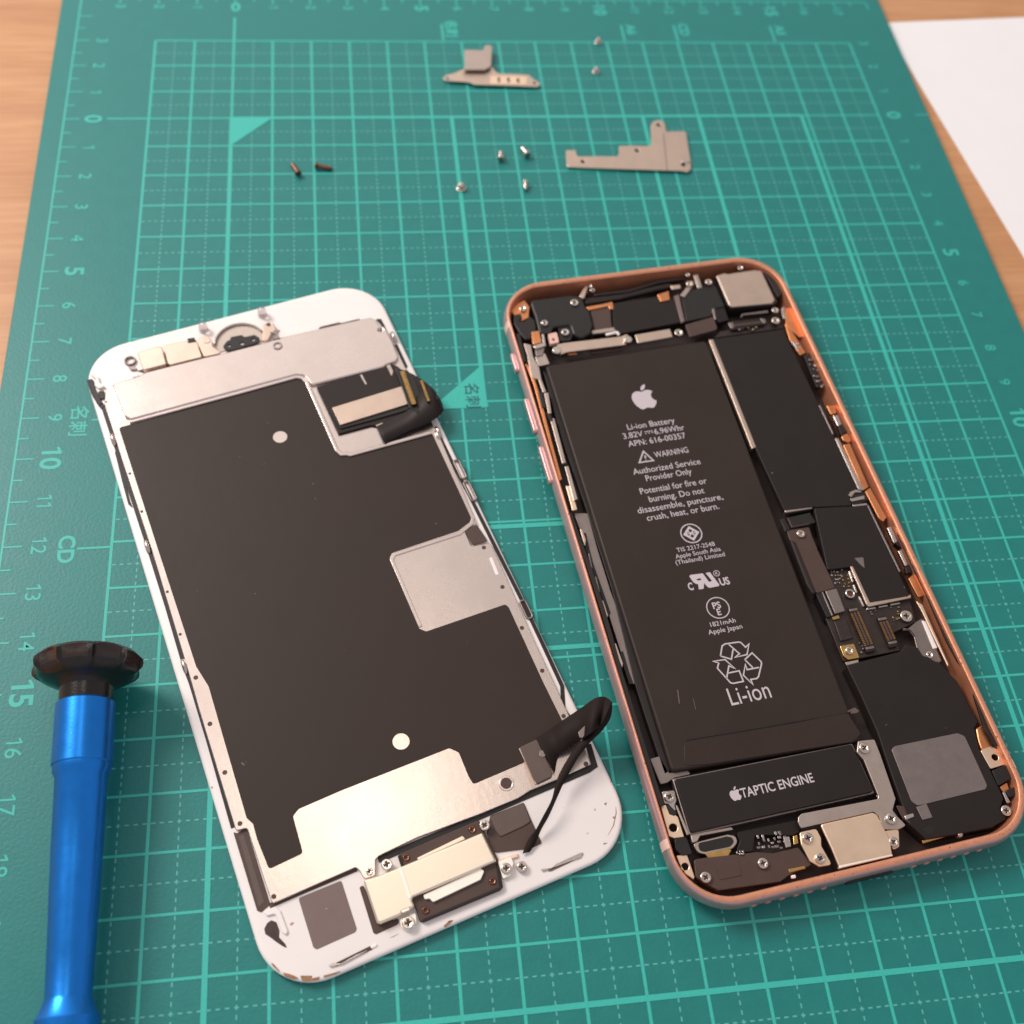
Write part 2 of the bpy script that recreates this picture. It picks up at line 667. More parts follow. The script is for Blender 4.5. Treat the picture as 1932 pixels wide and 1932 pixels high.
def one_mesh(x, cap, w):
    """a figure one with a flag"""
    k = [(x + cap * .26, 0), (x + cap * .26 + w, 0), (x + cap * .26 + w, cap), (x + cap * .26 + w * .3, cap), (x + cap * .03, cap * .84), (x + cap * .03, cap * .70), (x + cap * .26, cap * .82)]
    return tri_fill([k], 0)


def rot_text(body, x, y, cap, bold=0.0, ang=-90):
    """text centred on x, y"""
    if '1' in body and body.isdigit():
        parts, px_ = [], 0.0
        for ch_ in body:
            if ch_ == '1':
                parts.append((one_mesh(px_, cap, cap * (0.20 if bold > 0.015 else 0.13)), 0))
                px_ += cap * 0.62
            else:
                m_ = text_fit(ch_, px_ + cap * .06, None, 0, cap, 0, bold)
                px_ = max(q.co.x for q in m_.vertices) / MM + cap * .10
                parts.append((m_, 0))
        me = join(parts)
    else:
        me = text_fit(body, 0, None, 0, cap, 0, bold)
    xs = [q.co.x for q in me.vertices]; ys = [q.co.y for q in me.vertices]
    me.transform(Matrix.Translation((x * MM, y * MM, Z2 * MM)) @ Matrix.Rotation(math.radians(ang), 4, 'Z') @
                 Matrix.Translation((-(min(xs) + max(xs)) / 2, -(min(ys) + max(ys)) / 2, 0)))
    return me


for k in range(-3, 22):
    big5 = k % 5 == 0
    g.append((rot_text(str(abs(k)), -33.4 if not big5 else -33.2, -10 * k, 3.9 if big5 else 2.75, 0.022 if big5 else 0.005), 0))
for k in range(-3, 18):
    big5 = k % 5 == 0
    g.append((rot_text(str(abs(k)), 10 * k + 0.2, 44.2, 3.4 if big5 else 2.4, 0.03 if big5 else 0.012, 0 if k == 0 else -90), 0))
for k in range(-3, 16):
    big5 = k % 5 == 0
    g.append((rot_text(str(abs(k)), 174.3, -10 * k, 3.7 if big5 else 2.5, 0.022 if big5 else 0.005), 0))
g.append((line([(180.5, 0), (184, 0)], 0.4, Z3), 0))
for body, x in (('名刺', 55.2), ('A6', 105.2), ('CD', 120.3), ('A5', 148.3)):
    g.append((line([(x, 30.6), (x, 37.5)], 0.6, Z3), 0))
    g.append((rot_text(body, x + 2.6, 35.6, 2.5, 0.03), 0))
g.append((rot_text('CD', -28.3, -121.1, 2.9, 0.03), 0))
g.append((line([(-26.3, -121.1), (-20, -121.1)], 0.45, Z3), 0))
g.append((rot_text('名刺', -28.6, -91.0, 2.7, 0.012), 0))
g.append((line([(-26.1, -91.0), (-20, -91.0)], 0.42, Z3), 0))
g.append((line([(-26.1, -148.3), (-20, -148.3)], 0.42, Z3), 0))
obj('ruler_scale', join(g), 'mat_print', cutting_mat)
# corner triangles
t1 = tri_fill([[(0, 0), (10, 0), (0, -10)]], Z5 + 0.012)
obj('corner_mark', t1, 'mat_print', cutting_mat)
t2 = tri_fill([[(55.4, -80), (55.4, -91.6), (43.5, -91.6), (43.5, -91.2)]], Z5 + 0.012)
t2k = rot_text('名刺', 52.5, -88.3, 2.35, 0.008)
t2k.transform(Matrix.Translation((0, 0, (Z5 + 0.03 - Z2) * MM)))
obj('card_mark', join([(t2, 0), (t2k, 1)]), ['mat_print', 'mat_ink'], cutting_mat)


# ================================================================== SCREW HEADS
def cross(r, w, rot=0.0):
    a = w / 2
    p = [(-r, -a), (-a, -a), (-a, -r), (a, -r), (a, -a), (r, -a), (r, a), (a, a), (a, r), (-a, r), (-a, a), (-r, a)]
    c, s = math.cos(rot), math.sin(rot)
    return [(x * c - y * s, x * s + y * c) for x, y in p]


HEADS = {}


def head_mesh(key, r, h=0.5, slot=True, m=('screw_metal', 'slot_dark'), bev=0.16):
    if key in HEADS:
        return HEADS[key]
    parts = [(slab_mesh([circ(0, 0, r, 28)] + ([cross(r * 0.50, r * 0.26)] if slot else []), 0, h, bev), 0)]
    parts.append((slab_mesh([circ(0, 0, r * 0.93, 20)], -0.25, h * 0.35, 0), 1))
    me = join(parts)
    me.name = 'screw'
    for x in m:
        me.materials.append(MATS[x])
    HEADS[key] = me
    return me


def put_screw(fr, par, v, z, r, rot=None, key='std', name='screw', h=0.5, m=('screw_metal', 'slot_dark'), slot=True):
    me = head_mesh((key, round(r, 2)), r, h, slot, m)
    o = bpy.data.objects.new(name, me)
    COL.objects.link(o)
    x, y = fr.loc(v, z + h)
    o.location = (x * MM, y * MM, z * MM)
    o.rotation_euler = (0, 0, random.uniform(0, 1.5) if rot is None else rot)
    o.parent = par
    return o


# ================================================================== SMARTPHONE BODY
PFR = Frame(101.7, -126.65, 7.4)
phone = empty('smartphone', 101.7, -126.65, 7.4, 'opened rose gold smartphone body with its black battery and circuit boards exposed', 'smartphone')
HW, HH, RR = 33.65, 69.2, 10.6


def ploop(inset, z, n=12):
    return [(x, y, z) for x, y in rring(HW, HH, RR, inset, n)]


side = [(3.6, 0.1), (2.0, 0.35), (0.95, 1.0), (0.30, 2.0), (0.02, 3.0), (0.0, 3.6), (0.10, 4.5), (0.26, 5.15), (0.48, 5.55), (0.72, 5.74)]
o = obj('frame_band', loft([ploop(i, z) for i, z in side], True, False), 'gold_side', phone); shade(o, 50)


def lip(extra, z, n=12, l=1.0, r=1.5, t_=1.8, b_=1.6):
    """inner edge of the rim: the lip is wider at the two short ends"""
    l, r, t_, b_ = l + extra, r + extra, t_ + extra, b_ + extra
    cx, cy = (l - r) / 2, (b_ - t_) / 2
    return [(x + cx, y + cy, z) for x, y in rring(HW - (l + r) / 2, HH - (t_ + b_) / 2, RR - 1.6, 0, n)]


rim = [(0.72, 5.74), (0.86, 5.80)]
o = obj('rim_lip', loft([ploop(0.72, 5.74), ploop(0.86, 5.80), lip(0, 5.80), lip(0.12, 5.66)], False, False), 'gold_rim', phone); shade(o, 50)
o = obj('inner_wall', loft([lip(0.12, 5.66), lip(0.40, 4.3), lip(0.75, 1.6)], False, False), 'gold_inner', phone); shade(o, 40)
obj('back_plate', slab_mesh([rring(HW, HH, RR, 2.3, 10)], 1.2, 1.62), 'cavity', phone)


def bandpiece(v0, v1, sx, name='antenna_band'):
    """plastic strip across the frame on one long side"""
    V, F = [], []
    prof = [(i - 0.03, z + (0.02 if z > 5 else 0)) for i, z in side[1:] + rim[1:]]
    for i, z in prof:
        for vv in (v0, v1):
            V.append((sx * (HW - i), vv, z))
    n = len(prof)
    for k in range(n - 1):
        F.append((2 * k, 2 * k + 1, 2 * k + 3, 2 * k + 2) if sx < 0 else (2 * k + 1, 2 * k, 2 * k + 2, 2 * k + 3))
    # closing inner side so that the strip is solid
    k0 = len(V)
    for i, z in prof:
        for vv in (v0, v1):
            V.append((sx * (HW - i - 0.25), vv, z - 0.1))
    for k in range(n - 1):
        F.append((k0 + 2 * k + 1, k0 + 2 * k, k0 + 2 * k + 2, k0 + 2 * k + 3))
        F.append((2 * k, 2 * k + 2, k0 + 2 * k + 2, k0 + 2 * k))
        F.append((2 * k + 3, 2 * k + 1, k0 + 2 * k + 1, k0 + 2 * k + 3))
    o = obj(name, raw(V, F), 'antenna', phone)
    shade(o, 40)


bandpiece(57.0, 58.7, -1)
bandpiece(57.9, 59.5, 1)
bandpiece(-57.6, -56.0, -1)
bandpiece(-57.6, -56.0, 1)


def button(name, va, vb):
    a = PFR.loc(va, 3.4)[1]
    c = PFR.loc(vb, 3.4)[1]
    lo, hi = min(a, c), max(a, c)
    pts = rnd([(lo, -0.75), (hi, -0.75), (hi, 0.75), (lo, 0.75)], 0.7)
    me = slab_mesh([pts], 0, 1.2, 0.2)
    me.transform(Matrix(((0, 0, -1, (-HW + 0.62) * MM), (1, 0, 0, 0), (0, -1, 0, 3.5 * MM), (0, 0, 0, 1))))
    obj(name, me, 'gold_side', phone)


button('mute_switch', PA((180, 1140))[0], PA((240, 1350))[0])
button('volume_button', B11((1045, 330))[0], B11((1105, 525))[0])
button('volume_button', B11((1130, 600))[0], B11((1188, 810))[0])
# speaker and microphone holes in the bottom side
hm = lathe_mesh([(0.62, 0), (0.62, 0.22), (0.36, 0.22), (0.34, 0.02)], 16)
hm.materials.append(MATS['gold_side'])
hm.name = 'speaker_hole'
for k in range(6):
    for sx in (-1, 1):
        o = bpy.data.objects.new('speaker_hole', hm)
        COL.objects.link(o)
        o.parent = phone
        o.location = ((sx * (8.4 + 2.55 * k)) * MM, (-HH + 0.1) * MM, 3.0 * MM)
        o.rotation_euler = (math.radians(90), 0, 0)
pm_ = slab_mesh([rnd([(-4.4, -1.1), (4.4, -1.1), (4.4, 1.1), (-4.4, 1.1)], 1.1)], 0, 0.3, 0.1)
pm_.transform(Matrix.Translation((0, (-HH + 0.1) * MM, 3.1 * MM)) @ Matrix.Rotation(math.radians(90), 4, 'X'))
obj('charging_port', pm_, 'rubber', phone)


def P(name, pts, z, h, m, par=phone, r=0.25, bev=0.10, fr=PFR, holes=(), rc=False, smooth=False):
    """a traced part: outline seen at height z (its top), thickness h"""
    q = fr.locs(pts, z)
    if rc:
        q = rect(q)
    q = rnd(q, r)
    hs = []
    for hpts in holes:
        if len(hpts) == 2 and not isinstance(hpts[1], tuple):
            x, y = fr.loc(hpts[0], z)
            hs.append(circ(x, y, hpts[1], 20))
        else:
            hs.append(rnd(fr.locs(hpts, z), 0.15))
    return obj(name, slab_mesh([q] + hs, z - h, z, bev), m, par)


# --- battery with its print
bat = P('battery', PA((548, 1262)) + PB((535, 1100)) + B22((1012, 330)) + B12((1870, 505)), 4.6, 2.9, 'battery_film', r=1.0, bev=0.45, rc=False)
P('battery_flap', B22((10, 470), (8, 345), (400, 280), (930, 165), (1010, 290), (960, 335), (500, 405), (150, 460)), 4.68, 0.16, 'battery_tape', bat, r=0.8, bev=0.05)
for a_, m_ in ((B22((20, 318), (420, 252), (955, 162), (956, 168), (420, 260), (20, 326)), 'rubber'),
               (B22((930, 160), (975, 140), (1000, 160), (985, 172), (955, 175)), 'pad_brown'),
               (X3((78, 1195), (92, 1195), (135, 1385), (120, 1388)), 'pad_brown'), (B12((1900, 40), (1908, 38), (1918, 118), (1910, 120)), 'pad_brown')):
    P('film_crease', a_, 4.72, 0.06, m_, bat, r=0.05, bev=0.02)
P('battery_edge', B11((1140, 160), (1166, 190), (1290, 560), (1430, 960), (1560, 1400), (1700, 1910)) + B12((1760, 180), (1860, 500), (1830, 520), (1720, 190), (1660, 0)) + B11((1530, 1400), (1390, 960), (1250, 560)), 3.7, 1.9, 'rubber', r=0.2)


def wtext(body, cr_, L, Rr, capv, z=4.62, bold=0.004):
    """printed words between two traced baseline ends"""
    a, c = PFR.loc(cr_(L)[0], z), PFR.loc(cr_(Rr)[0], z)
    return text_fit(body, a[0], c[0], (a[1] + c[1]) / 2, capv, z, bold)


ZT = 4.625


def logo_mesh(cx, cy, h, z):
    """bitten apple mark, h = total height"""
    path = [(12.152, 6.896),
            [(-.948, 0, -2.415, -1.078, -3.96, -1.04), (-2.04, .027, -3.91, 1.183, -4.961, 3.014), (-2.117, 3.675, -.546, 9.103, 1.519, 12.09),
             (1.013, 1.454, 2.208, 3.09, 3.792, 3.039), (1.52, -.065, 2.09, -.987, 3.935, -.987), (1.831, 0, 2.35, .987, 3.96, .948),
             (1.637, -.026, 2.676, -1.48, 3.676, -2.948), (1.156, -1.688, 1.636, -3.325, 1.662, -3.415), (-.039, -.013, -3.182, -1.221, -3.22, -4.857),
             (-.026, -3.04, 2.48, -4.494, 2.597, -4.559), (-1.429, -2.09, -3.623, -2.324, -4.39, -2.376), (-2, -.156, -3.675, 1.09, -4.61, 1.09)],
            (15.53, 3.83),
            [(.843, -1.012, 1.4, -2.427, 1.245, -3.83), (-1.207, .052, -2.662, .805, -3.532, 1.818), (-.78, .896, -1.454, 2.338, -1.273, 3.714),
             (1.338, .104, 2.715, -.688, 3.559, -1.701)]]
    loops = []
    k = h / 24.0
    for i in (0, 2):
        x, y = path[i]
        lp = []
        for (a, b_, c, d, e_, f_) in path[i + 1]:
            for s in range(6):
                s_ = s / 6.0
                q = 1 - s_
                lp.append((x + 3 * q * q * s_ * a + 3 * q * s_ * s_ * c + s_ ** 3 * e_, y + 3 * q * q * s_ * b_ + 3 * q * s_ * s_ * d + s_ ** 3 * f_))
            x += e_
            y += f_
        loops.append([(cx + (px_ - 12) * k, cy - (py_ - 12) * k) for px_, py_ in lp])
    return tri_fill(loops, z)


g = []
lx, ly = PFR.loc(X1((556, 395))[0], ZT)
g.append((logo_mesh(lx, ly, 6.3, ZT), 0))
for body, L, Rr, cap in (("Li-ion Battery", (385, 770), (920, 690), 1.36),
                         ("APN: 616-00357", (395, 960), (1045, 862), 1.36),
                         ("WARNING", (690, 1078), (1076, 1030), 1.36),
                         ("Authorized Service", (448, 1272), (1213, 1160), 1.36),
                         ("Provider Only", (595, 1350), (1112, 1268), 1.36),
                         ("Potential for fire or", (528, 1492), (1285, 1380), 1.36),
                         ("burning. Do not", (628, 1580), (1258, 1492), 1.36),
                         ("disassemble, puncture,", (498, 1708), (1468, 1565), 1.36),
                         ("crush, heat, or burn.", (604, 1795), (1424, 1668), 1.36)):
    g.append((wtext(body, X1, L, Rr, cap, ZT), 0))
g.append((wtext("3.82V", X1, (338, 872), (560, 840), 1.36, ZT), 0))
g.append((wtext("6.96Whr", X1, (692, 820), (1030, 770), 1.36, ZT), 0))
a = PFR.loc(X1((575, 806))[0], ZT); c = PFR.loc(X1((668, 792))[0], ZT)
yy = (a[1] + c[1]) / 2
g.append((stroke_mesh([(a[0], yy + 0.3), (c[0], yy + 0.3)], 0.17, ZT), 0))
L3 = (c[0] - a[0]) / 5
for k in range(3):
    g.append((stroke_mesh([(a[0] + 2 * k * L3, yy - 0.15), (a[0] + (2 * k + 1) * L3, yy - 0.15)], 0.17, ZT), 0))
# warning triangle
g.append((stroke_mesh(PFR.locs(X1((558, 1012), (672, 1116), (512, 1140)), ZT), 0.30, ZT, True), 0))
q = PFR.locs(X1((574, 1060), (584, 1092), (588, 1108), (589, 1114)), ZT)
g.append((stroke_mesh(q[:2], 0.3, ZT), 0)); g.append((stroke_mesh(q[2:], 0.3, ZT), 0))
# TIS mark
x, y = PFR.loc(X2((618, 290))[0], ZT)
R_ = 2.22
g.append((tri_fill([circ(x, y, R_, 40), circ(x, y, R_ - 0.24, 40)], ZT), 0))


def sq(cx, cy, rr, ang):
    return [(cx + rr * math.cos(ang + k * math.pi / 2), cy + rr * math.sin(ang + k * math.pi / 2)) for k in range(4)]


A0 = math.radians(90)
g.append((stroke_mesh(sq(x, y, 1.38, A0), 0.46, ZT, True), 0))
for k in (1, 3):
    an = A0 + k * math.pi / 4
    g.append((stroke_mesh([(x + 0.8 * math.cos(an), y + 0.8 * math.sin(an)), (x - 0.8 * math.cos(an), y - 0.8 * math.sin(an))], 0.26, ZT + 0.006 + 0.003 * k), 0))
g.append((stroke_mesh([(x - 1.0, y), (x + 1.0, y)], 0.2, ZT + 0.012), 0))
for body, L, Rr, cap in (("TIS 2217-2548", (415, 550), (965, 475), 0.92), ("Apple South Asia", (398, 645), (1048, 545), 0.92),
                         ("(Thailand) Limited", (400, 730), (1108, 622), 0.92), ("1821mAh", (898, 1622), (1262, 1568), 0.92), ("Apple Japan", (868, 1732), (1358, 1655), 0.92)):
    g.append((wtext(body, X2, L, Rr, cap, ZT, 0.004), 0))
# recognised component mark
g.append((tri_fill([PFR.locs(X2((590, 908), (597, 892), (612, 884), (782, 862), (872, 985), (915, 970), (822, 856), (885, 846), (1018, 1022), (1016, 1038), (1002, 1047),
                                 (884, 1069), (858, 1062), (845, 1050), (800, 1000), (797, 1075), (788, 1084), (735, 1092), (724, 1084), (716, 1018), (680, 1010), (650, 992)), ZT),
                    PFR.locs(X2((690, 947), (708, 966), (764, 956), (745, 930)), ZT)], ZT), 0))
g.append((wtext("C", X2, (588, 1103), (660, 1095), 1.5, ZT, 0.03), 0))
g.append((wtext("US", X2, (1040, 1035), (1180, 1012), 1.5, ZT, 0.03), 0))
x, y = PFR.loc(X2((978, 862))[0], ZT)
g.append((tri_fill([circ(x, y, 0.66, 24), circ(x, y, 0.54, 24)], ZT), 0))
g.append((text_fit("R", x - 0.24, x + 0.28, y - 0.32, 0.64, ZT), 0))
# PSE mark
x, y = PFR.loc(X2((1000, 1355))[0], ZT)
g.append((tri_fill([circ(x, y, 2.28, 40), circ(x, y, 2.08, 40)], ZT), 0))
g.append((wtext("PS", X2, (938, 1372), (1052, 1352), 1.3, ZT, 0.02), 0))
g.append((wtext("E", X2, (1003, 1462), (1056, 1452), 1.3, ZT, 0.02), 0))
# recycling arrows
for pl in ([(570, 430), (600, 250), (650, 215), (900, 180), (940, 195), (1020, 275), (1080, 215), (1045, 405), (830, 455), (910, 390), (720, 225)],
           [(570, 430), (765, 490), (795, 310)],
           [(520, 548), (440, 525), (650, 495), (830, 655), (720, 605), (680, 830)],
           [(540, 550), (515, 650), (750, 910), (800, 920), (980, 885), (905, 695), (710, 735)],
           [(1005, 495), (1135, 375), (1295, 530), (1305, 570), (1250, 800), (1215, 835), (1110, 850), (1150, 940), (980, 775), (1015, 580), (1045, 675), (1260, 635)],
           [(1005, 495), (1150, 640)]):
    g.append((stroke_mesh(PFR.locs(X3(*pl), ZT), 0.27, ZT), 0))
g.append((wtext("Li-ion", X3, (770, 1312), (1498, 1175), 3.3, ZT, 0.0), 0))
obj('battery_print', join(g), 'print_white', bat)

# --- vibration motor
mot = P('vibration_motor', PF((300, 262)) + B22((958, 348), (1082, 615)) + PF((485, 865)), 4.7, 2.8, 'black_film', r=0.5, bev=0.12)
g = [(wtext("TAPTIC ENGINE", PF, (1062, 462), (1890, 300), 1.6, 4.72, 0.014), 0)]
lx, ly = PFR.loc(PF((984, 424))[0], 4.72)
g.append((logo_mesh(lx, ly, 2.45, 4.72), 0))
obj('motor_print', join(g), 'print_white', mot)
fr_pts = PFR.locs(PF((300, 262)) + B22((958, 348), (1082, 615)) + PF((485, 865)), 4.4)
cxm = sum(q[0] for q in fr_pts) / 4; cym = sum(q[1] for q in fr_pts) / 4
outer = [(q[0] + (0.32 if q[0] > cxm else -0.32), q[1] + (0.28 if q[1] > cym else -0.34)) for q in fr_pts]
obj('motor_frame', slab_mesh([rnd(outer, 0.4)], 2.2, 4.1, 0.15), 'grey_metal', mot)
P('motor_flange', PF((480, 885), (940, 800), (972, 830), (590, 900), (560, 960), (500, 985)), 3.9, 1.0, 'steel_matte', mot, r=0.2)
P('motor_tab', PF((150, 400), (300, 385), (325, 500), (300, 560), (320, 615), (265, 625), (235, 540), (180, 535)), 4.3, 0.6, 'steel', mot, r=0.4)
P('motor_flange', PF((335, 560), (300, 540), (440, 900), (470, 880)), 4.0, 1.0, 'steel_matte', mot, r=0.2)
mb = P('motor_bracket', PF((1700, 690), (1740, 650)) + PG((770, 545), (765, 480)) + PE((290, 1385), (120, 960), (40, 870), (55, 745), (240, 725), (310, 905), (480, 1400), (445, 1530), (500, 1600), (600, 1700), (520, 1745), (345, 1745), (290, 1600), (235, 1545)) + PG((80, 835)) + PF((1730, 815), (1698, 745)), 4.95, 0.5, 'steel_matte', r=0.35)
put_screw(PFR, mb, PE((130, 820))[0], 4.95, 1.0)
put_screw(PFR, mb, PE((435, 1620))[0], 4.95, 0.95)
put_screw(PFR, mot, PF((245, 455))[0], 4.3, 0.95)

# --- charging port cover
pc = P('port_cover', PG((115, 832), (712, 698), (760, 722), (905, 1000), (935, 1188), (330, 1318), (245, 1110)), 5.2, 0.6, 'peach_metal', r=0.5, bev=0.2)
P('cover_edge', PG((330, 1300), (930, 1172), (942, 1190), (335, 1330)), 5.25, 0.9, 'bright_plate', pc, r=0.1, bev=0.1)
wl = P('port_bracket', PF((1715, 862)) + PG((70, 880), (125, 985), (130, 1080), (250, 1290), (110, 1312), (0, 1250)) + PF((1735, 1000)), 4.7, 0.5, 'peach_metal', r=0.5)
wr = P('port_bracket', PG((842, 905), (1005, 882), (1012, 1085), (940, 1128)), 4.7, 0.5, 'peach_metal', r=0.5)
put_screw(PFR, wl, PF((1815, 925))[0], 4.72, 0.98)
put_screw(PFR, wl, PG((120, 1215))[0], 4.7, 0.92)
put_screw(PFR, wr, PG((950, 1030))[0], 4.7, 0.88)

# --- lower left: flex cable, microphone board
fx = P('port_flex', PF((520, 1170), (640, 1150), (1240, 1085), (1420, 1100), (1700, 1030), (1860, 1230), (1600, 1345), (1500, 1420), (800, 1520), (640, 1440), (540, 1370)), 3.9, 1.6, 'brown_flex', r=0.5)
fx2 = P('flex_ramp', PF((1000, 860), (1690, 720), (1720, 860), (1640, 900), (1210, 890), (1190, 1080), (990, 1100), (1040, 960)), 3.6, 1.3, 'black_film', r=0.6)
P('flex_patch', PF((760, 1190), (1020, 1150), (1060, 1350), (815, 1400)), 4.0, 0.12, 'brown_flex', fx, r=0.2, bev=0.04)
sl = P('flex_opening', PF((500, 985), (900, 885), (990, 900), (1015, 975), (960, 1045), (640, 1110), (560, 1090)), 3.55, 0.8, 'steel_matte', r=1.2)
P('opening_pad', PF((560, 985), (890, 908), (955, 920), (975, 975), (930, 1025), (640, 1085), (585, 1070)), 3.62, 0.3, 'black_plastic', sl, r=1.0, bev=0.05)
gc = P('gold_contact', PF((640, 1100), (920, 1040), (945, 1065), (900, 1150), (690, 1165)), 3.7, 0.4, 'gold', fx, r=0.15)
P('gold_contact', PF((1588, 1278), (1768, 1242), (1790, 1272), (1600, 1318)), 4.1, 0.5, 'gold', fx, r=0.1)
P('gold_contact', PF((1640, 905), (1690, 888), (1705, 985), (1648, 1005)), 4.2, 0.5, 'gold', fx2, r=0.1)
P('shield_can', PF((1530, 920), (1600, 905), (1622, 1020), (1560, 1035)), 4.3, 0.7, 'steel', fx2, r=0.1)
P('rubber_dot', PF((1620, 1348), (1668, 1340), (1680, 1378), (1628, 1386)), 4.2, 0.5, 'panel_white', fx, r=0.2)
put_screw(PFR, fx, PF((1305, 1210))[0], 4.0, 0.92)
put_screw(PFR, fx, PF((655, 1370))[0], 3.95, 0.95)
P('gasket_block', PF((300, 935), (430, 910), (505, 1110), (385, 1122), (312, 1060)), 4.5, 2.0, 'black_plastic', r=0.4)
P('copper_strip', PF((140, 560), (200, 548), (240, 600), (340, 690), (410, 915), (300, 930), (235, 905)), 4.3, 0.5, 'peach_metal', r=0.2, holes=[(PF((285, 810))[0], 0.72)])
P('copper_strip', PF((320, 1125), (440, 1108), (525, 1360), (520, 1400), (420, 1330), (360, 1230)), 4.2, 0.5, 'peach_metal', r=0.2, holes=[(PF((420, 1250))[0], 0.62)])
P('rubber_pad', PF((200, 560), (240, 548), (330, 640), (300, 680), (240, 660)), 4.35, 0.4, 'black_plastic', r=0.2)

# --- tiny components: copies of one block
cap_me = slab_mesh([[(-0.32, -0.2), (0.32, -0.2), (0.32, 0.2), (-0.32, 0.2)]], 0, 0.3, 0.05)
cap_me.name = 'capacitor'
cap_me.materials.append(MATS['steel'])
cap_gold = cap_me.copy(); cap_gold.materials.clear(); cap_gold.materials.append(MATS['gold'])
cap_dark = cap_me.copy(); cap_dark.materials.clear(); cap_dark.materials.append(MATS['grey_metal'])


def caps(par, quad, z, nu, nv, meshes, p=0.8, sc=1.0, name='capacitor'):
    q = PFR.locs(quad, z)
    for i in range(nu):
        for j in range(nv):
            if random.random() > p:
                continue
            s, t_ = (i + 0.5 + random.uniform(-.2, .2)) / nu, (j + 0.5 + random.uniform(-.2, .2)) / nv
            x = q[0][0] * (1 - s) * (1 - t_) + q[1][0] * s * (1 - t_) + q[2][0] * s * t_ + q[3][0] * (1 - s) * t_
            y = q[0][1] * (1 - s) * (1 - t_) + q[1][1] * s * (1 - t_) + q[2][1] * s * t_ + q[3][1] * (1 - s) * t_
            o = bpy.data.objects.new(name, random.choice(meshes))
            COL.objects.link(o)
            o.parent = par
            o.location = (x * MM, y * MM, z * MM)
            o.rotation_euler = (0, 0, random.choice((0, math.pi / 2)) + random.uniform(-.1, .1))
            k = sc * random.uniform(0.7, 1.2)
            o.scale = (k, k, 1)


caps(fx2, PF((1205, 910), (1600, 830), (1520, 1060), (1235, 1060)), 3.6, 6, 4, [cap_me, cap_dark, cap_dark], 0.8, 0.95)
caps(fx, PF((980, 1080), (1090, 1070), (1090, 1120), (990, 1130)), 3.92, 3, 2, [cap_me], 0.8, 0.6)

# --- loudspeaker lower right
sp = P('loudspeaker', PD((775, 1415), (1385, 1262), (1450, 1180), (1590, 1215), (1640, 1300), (1830, 1390)) + PE((1180, 70), (1290, 300), (1420, 530), (1375, 600), (1430, 830), (1640, 1250), (1700, 1400), (1660, 1520), (1745, 1620), (1580, 1725), (1200, 1800), (830, 1860), (640, 1690), (560, 1480), (450, 1180), (270, 640), (80, 215)), 4.75, 2.9, 'black_film', r=0.5, bev=0.2)
P('speaker_plate', PE((432, 840), (470, 803), (1180, 655), (1262, 690), (1515, 1245), (1500, 1290), (730, 1478), (660, 1430)), 4.86, 0.2, 'grey_metal', sp, r=0.7, bev=0.05)
P('speaker_flex', PE((712, 1492), (830, 1452), (900, 1610), (785, 1640)), 4.95, 0.25, 'grey_metal', sp, r=0.1)
P('flex_tail', PE((480, 1470), (700, 1500), (740, 1650), (640, 1680), (560, 1620)), 4.7, 0.4, 'brown_flex', r=0.3)
P('spring_contact', PE((580, 1590), (680, 1560), (692, 1600), (592, 1640)), 4.95, 0.3, 'steel', sp, r=0.15)
put_screw(PFR, sp, PE((1735, 1530))[0], 4.6, 0.95)
P('gold_contact', PE((778, 1872), (1100, 1788), (1106, 1812), (790, 1906)), 4.4, 0.5, 'gold', sp, r=0.1)
x, y = PFR.loc(PE((1212, 1802))[0], 4.6)
obj('grommet', slab_mesh([circ(x, y, 0.5, 16)], 3.2, 4.7, 0.2), 'steel_matte', sp)
P('moulded_ring', PE((800, 1740), (860, 1690), (920, 1740), (880, 1800), (830, 1800)), 4.78, 0.05, 'black_plastic', sp, r=0.5, bev=0.02)
P('steel_strip', PE((1440, 855), (1560, 800), (1650, 850), (1730, 1010), (1555, 1062)), 4.6, 0.5, 'peach_metal', r=0.3, holes=[(PE((1605, 930))[0], 0.62)])
P('gasket_block', PE((1570, 1082), (1750, 1010), (1845, 1130), (1750, 1190), (1645, 1255)), 4.9, 2.0, 'black_plastic', r=0.3)
P('copper_strip', PE((1655, 1262), (1740, 1210), (1765, 1300), (1705, 1335)), 4.4, 0.6, 'copper', r=0.2)
P('gasket_block', PE((1730, 1300), (1850, 1255), (1872, 1350), (1765, 1385)), 4.9, 1.6, 'black_plastic', r=0.3)
P('amber_gasket', PE((1385, 600), (1500, 540), (1560, 640), (1605, 770), (1540, 830), (1450, 850), (1410, 740)), 4.4, 1.2, 'copper', r=0.4, bev=0.3)
P('steel_strip', PE((1690, 1330), (1720, 1320), (1780, 1440), (1740, 1450)), 4.7, 0.4, 'steel', r=0.1)

# --- logic board
pcb = P('logic_board', PD((570, 330), (820, 295), (1010, 740), (1500, 690), (1565, 930), (1300, 1050), (1390, 1250), (745, 1375), (430, 600), (520, 560)), 3.9, 0.8, 'pcb', r=0.3)
up = P('board_shield', PB((612, 1085), (1405, 975)) + PC((870, 330), (897, 378), (1150, 950), (1050, 1015), (1085, 1132), (640, 1152), (320, 1190)) + B21((418, 615)), 4.85, 1.5, 'black_film', r=0.35, bev=0.12)
lo = P('board_shield', PC((655, 1165), (1095, 1142), (1255, 1130)) + PD((1492, 630), (1475, 648), (1040, 722), (1015, 715), (830, 300), (565, 335)) + PC((695, 1345)), 4.85, 1.5, 'black_film', r=0.35, bev=0.12)
P('shield_wall', PB((566, 1095), (612, 1088)) + B21((416, 598), (392, 606)), 4.9, 1.2, 'beige_metal', up, r=0.1)
P('shield_wall', PC((893, 378), (930, 370), (1225, 962), (1160, 955)), 4.9, 1.0, 'steel_matte', up, r=0.1)
